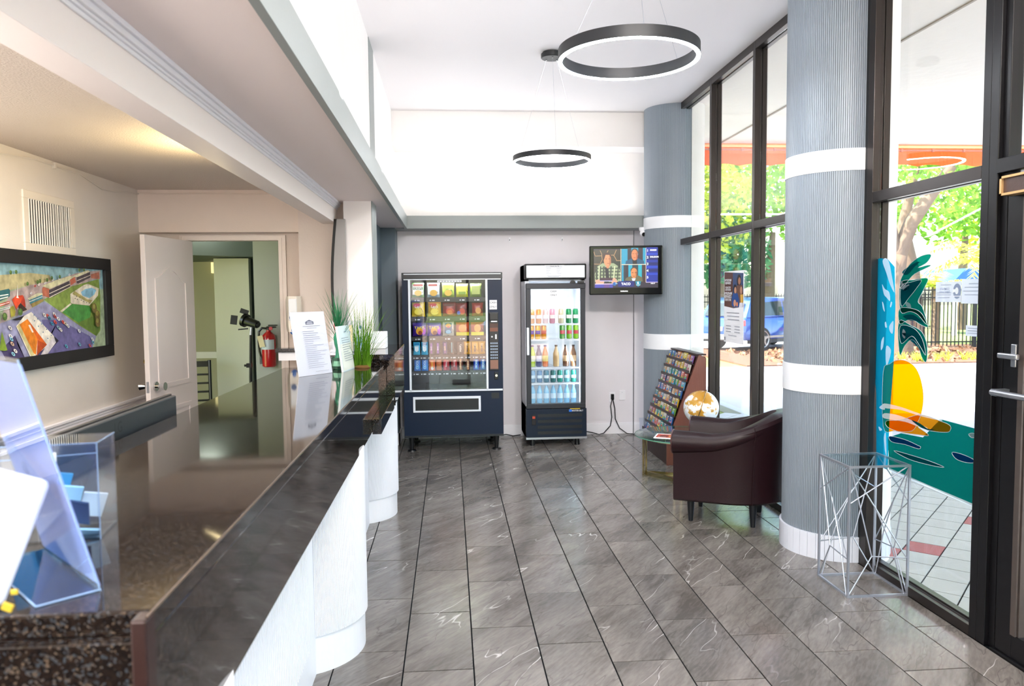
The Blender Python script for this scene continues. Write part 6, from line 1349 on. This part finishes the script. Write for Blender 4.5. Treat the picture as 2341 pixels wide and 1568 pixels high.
obj('base', B().lathe([(.07, .0), (.072, .008), (.05, .014), (.012, .022), (.01, .045)], (GX, GY, TZ), 28), pm('aged_brass'), gb, smooth=True)
obj('pin', B().cyl(Vector((GX, GY, GZ))+ax_*GR, Vector((GX, GY, GZ))+ax_*(GR+.014), .006), pm('aged_brass'), gb)

# ================================================================== tub armchair
fwd = Vector((-.88, .475, 0)).normalized(); rz = math.atan2(fwd.y, fwd.x)  # local +X faces forward
ch = thing('tub_armchair', 'dark brown leather tub armchair with black tapered legs beside the column', 'armchair', (1.99, 5.385, 0), rz)
def leather():
    m = pm('dark_brown_leather', '1e0a0f', .36, spec=.32, bump=.12, bscale=220, var=.12, vscale=4); return m
LE = leather()
def U(t):
    """centre line of the tub, t 0..1; from the front of one arm round the back to the other"""
    hw, xf, xb = .305, .31, -.02
    L1 = xf - xb; L2 = pi*hw; Lt = 2*L1 + L2; s = t*Lt
    if s < L1: return Vector((xf - s, -hw, 0)), Vector((0, -1, 0))
    if s < L1+L2:
        a = (s-L1)/hw; return Vector((xb - hw*1.18*sin(a), -hw*cos(a), 0)), Vector((-sin(a), -cos(a), 0))
    s -= L1+L2; return Vector((xb + s, hw, 0)), Vector((0, 1, 0))
def topz(t):
    q = 1-abs(2*t-1); q = min(1, max(0, (q-.30)/.62)); q = q*q*(3-2*q); return .655 + .15*q
N = 56; rings = []; rolls = []
for i in range(N+1):
    t = i/N; c0, nrm = U(t); zt = topz(t); q = 1-abs(2*t-1); arm = max(0, 1-q/.42)
    fl = .028*(1-arm)
    o_ = lambda d, z: c0 + nrm*d + Vector((0, 0, z))
    rings.append([o_(.040-.01, .175), o_(.048, .19), o_(.052, .35), o_(.058+fl*.6, zt-.11), o_(.060+fl, zt-.03), o_(.045+fl, zt-.008), o_(.01+fl*.7, zt), o_(-.035, zt-.012), o_(-.055, zt-.05), o_(-.055, .34), o_(-.055, .19)])
obj('tub_shell', B().loft(rings), LE, ch, local=True, smooth=True)
# rolled arm tops that fade into the back
for sgn in (0, 1):
    pts = []; rad = []
    for i in range(18):
        t = i/17*.42; t2 = t if sgn == 0 else 1-t; c0, nrm = U(t2); q = i/17
        pts.append(c0 + nrm*(.030+.012*q) + Vector((0, 0, topz(t2)-.060+.012*q))); rad.append(.078*(1-q)**.5*.9 + .012)
    obj('rolled_arm', B().tube(pts, rad, 20), LE, ch, local=True, smooth=True)
    p0 = pts[0]; dr0 = Vector((1, 0, 0))
    obj('arm_front_piping', B().tube([p0 + Vector((.004, cos(a)*rad[0], sin(a)*rad[0])) for a in [2*pi*i/24 for i in range(24)]], .005, 6, True), pm('worn_leather_edge', '4a2c2c', .3), ch, local=True, smooth=True)
for sgn in (-1, 1):
    pts = [Vector((.31-.02*k, sgn*.362, .575)) for k in range(17)]; obj('seam_piping', B().tube(pts, .0045, 6), LE, ch, local=True, smooth=True)
    for tt in (.30,):
        t2 = tt if sgn < 0 else 1-tt; c0, nrm = U(t2); pts = [c0 + nrm*d_ + Vector((0, 0, z_)) for d_, z_ in ((.056, .18), (.06, .35), (.072, topz(t2)-.11), (.098, topz(t2)-.06), (.08, topz(t2)-.005))]
        obj('seam_piping', B().tube(pts, .003, 6), LE, ch, local=True, smooth=True)
obj('seat_cushion', B().box(-.24, -.25, .34, .325, .25, .45), LE, ch, local=True, bevel=.045, seg=4)
obj('front_apron', B().box(-.20, -.30, .175, .305, .30, .345), LE, ch, local=True, bevel=.02)
for x, y in ((.215, -.20), (.215, .20), (-.215, -.20), (-.215, .20)):
    obj('leg', B().cyl((x, y, 0), (x, y, .18), .016, .031, 16), pm('black_stained_leg', '0e1218', .35), ch, local=True, smooth=True)

# ================================================================== wire etagere
et = thing('wire_side_table', 'silver wire frame side table with a clear glass top beside the column', 'table', (2.26, 4.01, 0))
a0, a1, b0, b1, zt = 2.096, 2.428, 3.848, 4.172, .712; r = .0055
ES = pm('silver_painted_wire', 'b4bac6', .3, .7)
for x, y in ((a0, b0), (a1, b0), (a1, b1), (a0, b1)): obj('leg', B().box(x-r, y-r, 2*r, x+r, y+r, zt-2*r), ES, et)
for z in (r, zt-r): obj('square_frame', B().box(a0-r, b0-r, z-r, a1+r, b0+r, z+r).box(a0-r, b1-r, z-r, a1+r, b1+r, z+r).box(a0-r, b0+r, z-r, a0+r, b1-r, z+r).box(a1-r, b0+r, z-r, a1+r, b1-r, z+r), ES, et)
obj('glass_top', B().box(a0+r, b0+r, zt-.006, a1-r, b1-r, zt), glass('blue_tinted_glass', (.80, .92, .96), .07), et)
seg = [((.03, .97), (.98, .29)), ((.03, .97), (.39, .31)), ((.39, .31), (.0, .01)), ((.39, .31), (.98, .29)), ((.98, .99), (.02, .72)), ((.72, .39), (.95, .01)), ((.72, .39), (.42, .70))]
def fp(side_, u_, z_):
    if side_ == 0: return (a0+(a1-a0)*u_, b0, zt*z_)
    if side_ == 1: return (a0, b1+(b0-b1)*u_, zt*z_)
    if side_ == 2: return (a1+(a0-a1)*u_, b1, zt*z_)
    return (a1, b0+(b1-b0)*u_, zt*z_)
for sd_ in range(4):
    for p, q in seg: obj('diagonal_wire', B().cyl(fp(sd_, *p), fp(sd_, *q), .0034, n=6), ES, et)

# ================================================================== things on the glass
ps = thing('window_poster', 'tall poster with a brown photo panel hung on the window glass', 'poster', (2.475, 6.5, 1.5))
obj('paper', B().box(2.470, 6.30, 1.195, 2.472, 6.762, 1.825), PAPER, ps)
yl, yr = 6.755, 6.307
def pz(u_, z_): return (yl+(yr-yl)*u_, z_)
D = [('5c3a30', [pz(0, 1.515), pz(.5, 1.50), pz(1, 1.515), pz(1, 1.80), pz(0, 1.82)]), ('3a4c70', [pz(.46, 1.505), pz(1, 1.515), pz(1, 1.80), pz(.46, 1.81)]),
 ('241c20', ell(*pz(.78, 1.735), .05, .055)), ('a87458', ell(*pz(.80, 1.735), .03, .032)), ('6a4a3c', [pz(.62, 1.69), pz(.72, 1.70), pz(.95, 1.70), pz(1, 1.62), pz(1, 1.53), pz(.7, 1.55)]),
 ('1c1a24', ell(*pz(.58, 1.665), .04, .042)), ('c08c70', ell(*pz(.60, 1.655), .026, .03)), ('1f4a90', [pz(.42, 1.60), pz(.5, 1.63), pz(.72, 1.63), pz(.8, 1.58), pz(.78, 1.51), pz(.42, 1.52)]),
 ('c08c70', ell(*pz(.90, 1.655), .026, .032)), ('d8a848', [pz(.86, 1.62), pz(1, 1.62), pz(1, 1.54), pz(.88, 1.55)]), ('d09878', ell(*pz(.58, 1.545), .03, .03)), ('d88a60', ell(*pz(.70, 1.535), .02, .02)), ('e8e4ec', [pz(.8, 1.51), pz(1, 1.51), pz(1, 1.55), pz(.84, 1.55)])]
for k in range(3): D.append(('8a8e9c', [pz(.15+.03*k, 1.462-.03*k), pz(.82, 1.462-.03*k), pz(.82, 1.456-.03*k), pz(.15+.03*k, 1.456-.03*k)]))
for u0 in (.12, .58):
    for k in range(3): D.append(('9a9eaa', [pz(u0, 1.345-.025*k), pz(u0+.28, 1.345-.025*k), pz(u0+.28, 1.339-.025*k), pz(u0, 1.339-.025*k)]))
D += [('9a9eaa', [pz(.25, 1.262), pz(.7, 1.262), pz(.7, 1.257), pz(.25, 1.257)]), ('4a4e5c', [pz(.05, 1.24), pz(.09, 1.24), pz(.09, 1.21), pz(.05, 1.21)])]
decal('print', 'X', 2.4695, -1, D, GLOSSPRINT, ps, step=.0002)
for k, (s_, sz, z_) in enumerate((('WYNDHAM', .026, 1.745), ('REWARDS', .026, 1.72), ('YOUR STAY', .022, 1.68), ('IS REWARDED', .019, 1.66), ('WYNDHAM', .032, 1.628), ('REWARDS', .032, 1.60), ('EVERYONE', .028, 1.572))):
    text('lettering', s_, sz*1.15, (2.4645, yl+(yr-yl)*.23, z_), RXL, PAPER, ps)
np_ = []
def notice(label, y0_, y1_, z0_, z1_, sh_, tx=None):
    t = thing('window_notice', label, 'notice', (2.486, (y0_+y1_)/2, (z0_+z1_)/2)); obj('paper', B().box(2.4845, y0_, z0_, 2.4852, y1_, z1_), film('notice_paper', 'eceef6', .8), t)
    decal('print', 'X', 2.4842, -1, sh_, PRINT, t, step=.0001); return t
def ln(y0_, y1_, z_): return ('a9b0c4', [(y0_, z_), (y1_, z_), (y1_, z_+.004), (y0_, z_+.004)])
lg = [( '8e9ab8', ell(3.585, 1.632, .030, .038, 22)), ('eceef6', ell(3.588, 1.634, .013, .017, 16)), ('eceef6', [(3.60, 1.628), (3.62, 1.624), (3.62, 1.642), (3.60, 1.642)]), ('eceef6', rect(3.56, 1.606, 3.61, 1.609))]
t = notice('white notice with a round blue letter C logo on the glass', 3.556, 3.752, 1.578, 1.680, lg + [ln(3.63, 3.71, 1.662), ln(3.63, 3.74, 1.622), ln(3.63, 3.74, 1.612), ln(3.64, 3.73, 1.598)])
for s_, z_ in (('COMPLETE', 1.643), ('Digital System', 1.629)): text('lettering', s_, .015, (2.4835, 3.68, z_), RXL @ Matrix.Diagonal((-1, 1, 1)), pm('blue_grey_ink', '8e9ab8', .5), t)
notice('plain white notice right of the logo notice on the glass', 3.412, 3.553, 1.572, 1.690, [ln(3.43, 3.50, 1.665), ln(3.42, 3.53, 1.648), ln(3.42, 3.54, 1.63), ln(3.43, 3.53, 1.612)])
notice('small white note low on the glass beside the door frame', 3.412, 3.514, 1.416, 1.468, [ln(3.42, 3.50, 1.452), ln(3.42, 3.50, 1.44), ln(3.42, 3.50, 1.428)])

# mural film on the glass: palm tree, sun, waves
mu = thing('window_mural', 'translucent palm tree, yellow sun and teal sea mural stuck on the glass', 'mural', (2.47, 3.85, 1.2))
def sheetpoly(name, pts, m, lay, smooth_=True):
    if len(pts) < 3: return
    if name not in ('mural_border', 'palm_trunk') and smooth_:
        q_ = []; n_ = len(pts)
        for i in range(n_):
            a, b, c_, d = pts[i-1], pts[i], pts[(i+1) % n_], pts[(i+2) % n_]
            for t in (0, .25, .5, .75): q_.append(tuple(.5*(2*b[k] + (c_[k]-a[k])*t + (2*a[k]-5*b[k]+4*c_[k]-d[k])*t*t + (3*b[k]-a[k]-3*c_[k]+d[k])*t**3) for k in (0, 1)))
        pts = q_
    c = B(); x = 2.4775 - .0007*lay
    if name in ('frond', 'sand', 'wave_shadow', 'ripple', 'sun'):
        ol = B().tube([(x-.0006, y, z) for y, z in pts], .0013, 4, True); obj('silver_outline', ol, pm('silver_outline_film', 'aebcc2', .5), mu)
    c.b.faces.new([c.b.verts.new((x, y, z)) for y, z in pts]); return obj(name, c, m, mu, norm=False)
TEALF = film('teal_film', '086e64', .5, 1.0); BLUEF = film('cyan_film', '109cc4', .55, .8); YELF = film('yellow_film', 'ff9c00', .5, 1.25); AMBF = film('amber_film', 'c87c10', .35, .9); NAVF = film('navy_film', '0c3f78', .5, .8); WHF = film('white_film', 'e8eef6', .9); GRF = film('silver_film', 'a8b8c0', .5); DTEAL = film('dark_teal_film', '06505c', .55, .7)
K2 = '2000,700,0.22968'
sheetpoly('sea', [(4.141,0.802),(4.015,0.850),(3.818,0.863),(3.678,0.983),(3.411,0.980),(3.414,0.607),(3.735,0.617),(4.121,0.625)], TEALF, 0, False)
sheetpoly('sun', [(4.199,1.173),(4.135,1.224),(4.072,1.249),(3.990,1.256),(3.909,1.234),(3.861,1.192),(3.829,1.128),(3.819,1.060),(3.831,0.996),(3.859,0.944),(3.915,0.880),(4.078,0.851),(4.187,0.857)], YELF, 1)
sheetpoly('sand', [(4.153,0.896),(4.018,0.923),(3.842,0.980),(3.678,0.974),(3.602,0.965),(3.594,0.944),(3.624,0.925),(3.746,0.910),(3.858,0.912),(3.782,0.892),(3.774,0.880),(3.857,0.870),(4.015,0.855),(4.143,0.862)], AMBF, 2)
sheetpoly('wave_crest', [(4.183,0.992),(4.021,0.996),(3.842,0.985),(3.678,0.983),(3.678,0.976),(3.841,0.973),(4.020,0.979),(4.182,0.967)], WHF, 3)
sheetpoly('wave_crest', [(4.181,0.935),(4.060,0.946),(3.917,0.939),(3.821,0.927),(3.776,0.917),(3.858,0.914),(3.977,0.920),(4.180,0.907)], WHF, 3)
sheetpoly('wave_crest', [(3.917,0.939),(3.840,0.933),(3.776,0.917),(3.718,0.922),(3.768,0.909),(3.839,0.915)], DTEAL, 4)
sheetpoly('wave_shadow', [(4.120,0.814),(3.973,0.822),(3.854,0.813),(3.831,0.809),(3.854,0.795),(3.972,0.795),(4.097,0.786)], NAVF, 3)
sheetpoly('wave_shadow', [(3.576,0.833),(3.505,0.839),(3.420,0.831),(3.422,0.814),(3.487,0.804),(3.549,0.808)], NAVF, 3)
sheetpoly('wave_shadow', [(4.074,0.740),(3.890,0.749),(3.740,0.751),(3.634,0.745),(3.739,0.731),(3.929,0.722)], DTEAL, 3)
sheetpoly('ripple', [(3.459,0.946),(3.428,0.956),(3.410,0.951),(3.409,0.939),(3.440,0.933)], GRF, 3)
sheetpoly('mural_border', [(4.121,0.633),(3.735,0.623),(3.411,0.618),(3.410,0.603),(3.734,0.610),(4.121,0.618)], WHF, 4)
sheetpoly('palm_trunk', [(4.341,1.805),(4.259,1.826),(4.179,1.817),(4.108,1.770),(4.092,1.551),(4.097,1.232),(4.127,0.905),(4.134,0.617),(4.251,0.621),(4.267,1.037),(4.313,1.291)], BLUEF, 2)
for q in ([(4.047,1.696),(3.970,1.775),(3.871,1.817),(3.783,1.821),(3.817,1.782),(3.891,1.758),(3.809,1.768),(3.787,1.763),(3.890,1.735),(3.944,1.713),(4.037,1.648)],
          [(4.047,1.677),(3.927,1.694),(3.807,1.700),(3.827,1.657),(3.856,1.619),(3.884,1.577),(3.845,1.550),(3.801,1.459),(3.881,1.508),(3.952,1.525),(4.041,1.523)],
          [(4.050,1.539),(3.921,1.539),(3.852,1.517),(3.805,1.468),(3.797,1.446),(3.857,1.457),(3.919,1.478),(3.974,1.477),(4.046,1.455)],
          [(4.055,1.467),(3.941,1.449),(3.848,1.421),(3.801,1.361),(3.794,1.293),(3.808,1.262),(3.843,1.289),(3.875,1.345),(3.930,1.374),(3.993,1.337),(4.040,1.286)]): sheetpoly('frond', q, TEALF, 3)
sheetpoly('frond', [(4.038,1.660),(3.950,1.682),(3.858,1.692),(3.902,1.647),(3.963,1.600),(4.034,1.552)], DTEAL, 4)
sheetpoly('frond', [(4.038,1.443),(3.917,1.436),(3.839,1.382),(3.806,1.299),(3.860,1.346),(3.931,1.393),(4.026,1.347)], DTEAL, 4)
for q in ([(4.036,1.629),(3.965,1.666),(3.873,1.679),(3.926,1.652),(3.971,1.619)], [(4.032,1.739),(3.954,1.774),(3.877,1.789),(3.922,1.763),(3.983,1.723)], [(4.015,1.499),(3.920,1.507),(3.835,1.467),(3.895,1.475),(3.958,1.477)], [(4.020,1.403),(3.947,1.402),(3.883,1.363),(3.836,1.306),(3.890,1.344),(3.946,1.369)]):
    sheetpoly('frond_shade', q, NAVF if False else DTEAL, 5)
for q in ([(4.047,1.696),(4.005,1.667),(3.966,1.671),(3.973,1.647),(4.020,1.638)], [(3.994,1.576),(3.954,1.567),(3.945,1.544),(3.985,1.552)], [(4.012,1.427),(3.987,1.409),(3.994,1.376),(4.019,1.393)]): sheetpoly('frond_glint', q, GRF, 5)
for q in ([(4.227,1.805),(4.197,1.823),(4.161,1.797),(4.132,1.722),(4.103,1.629),(4.147,1.673),(4.185,1.736)], [(4.227,1.675),(4.199,1.649),(4.154,1.629),(4.144,1.580),(4.179,1.599),(4.207,1.619)], [(4.223,1.574),(4.209,1.564),(4.194,1.520),(4.212,1.534)],
          [(4.135,1.575),(4.122,1.570),(4.134,1.545),(4.143,1.550)], [(4.192,1.455),(4.179,1.460),(4.169,1.431),(4.186,1.430)], [(4.147,1.436),(4.114,1.467),(4.105,1.458),(4.111,1.399),(4.137,1.407)], [(4.223,1.348),(4.198,1.374),(4.204,1.318),(4.226,1.297)],
          [(4.169,1.326),(4.125,1.304),(4.140,1.248),(4.165,1.214),(4.176,1.270)], [(4.227,0.966),(4.183,0.987),(4.173,0.958),(4.218,0.957)], [(4.232,0.850),(4.196,0.838),(4.222,0.828)], [(4.176,0.796),(4.159,0.824),(4.146,0.700),(4.164,0.722)]):
    sheetpoly('palm_highlight', q, WHF, 4)
# sill mat inside the picture's lower edge
mt = thing('floor_mat', 'black floor mat just at the bottom edge of the view', 'mat', (.3, 1.75, 0))
obj('mat_body', B().box(.02, 1.2, .001, .36, 1.98, .010), BLACKM, mt, bevel=.003)
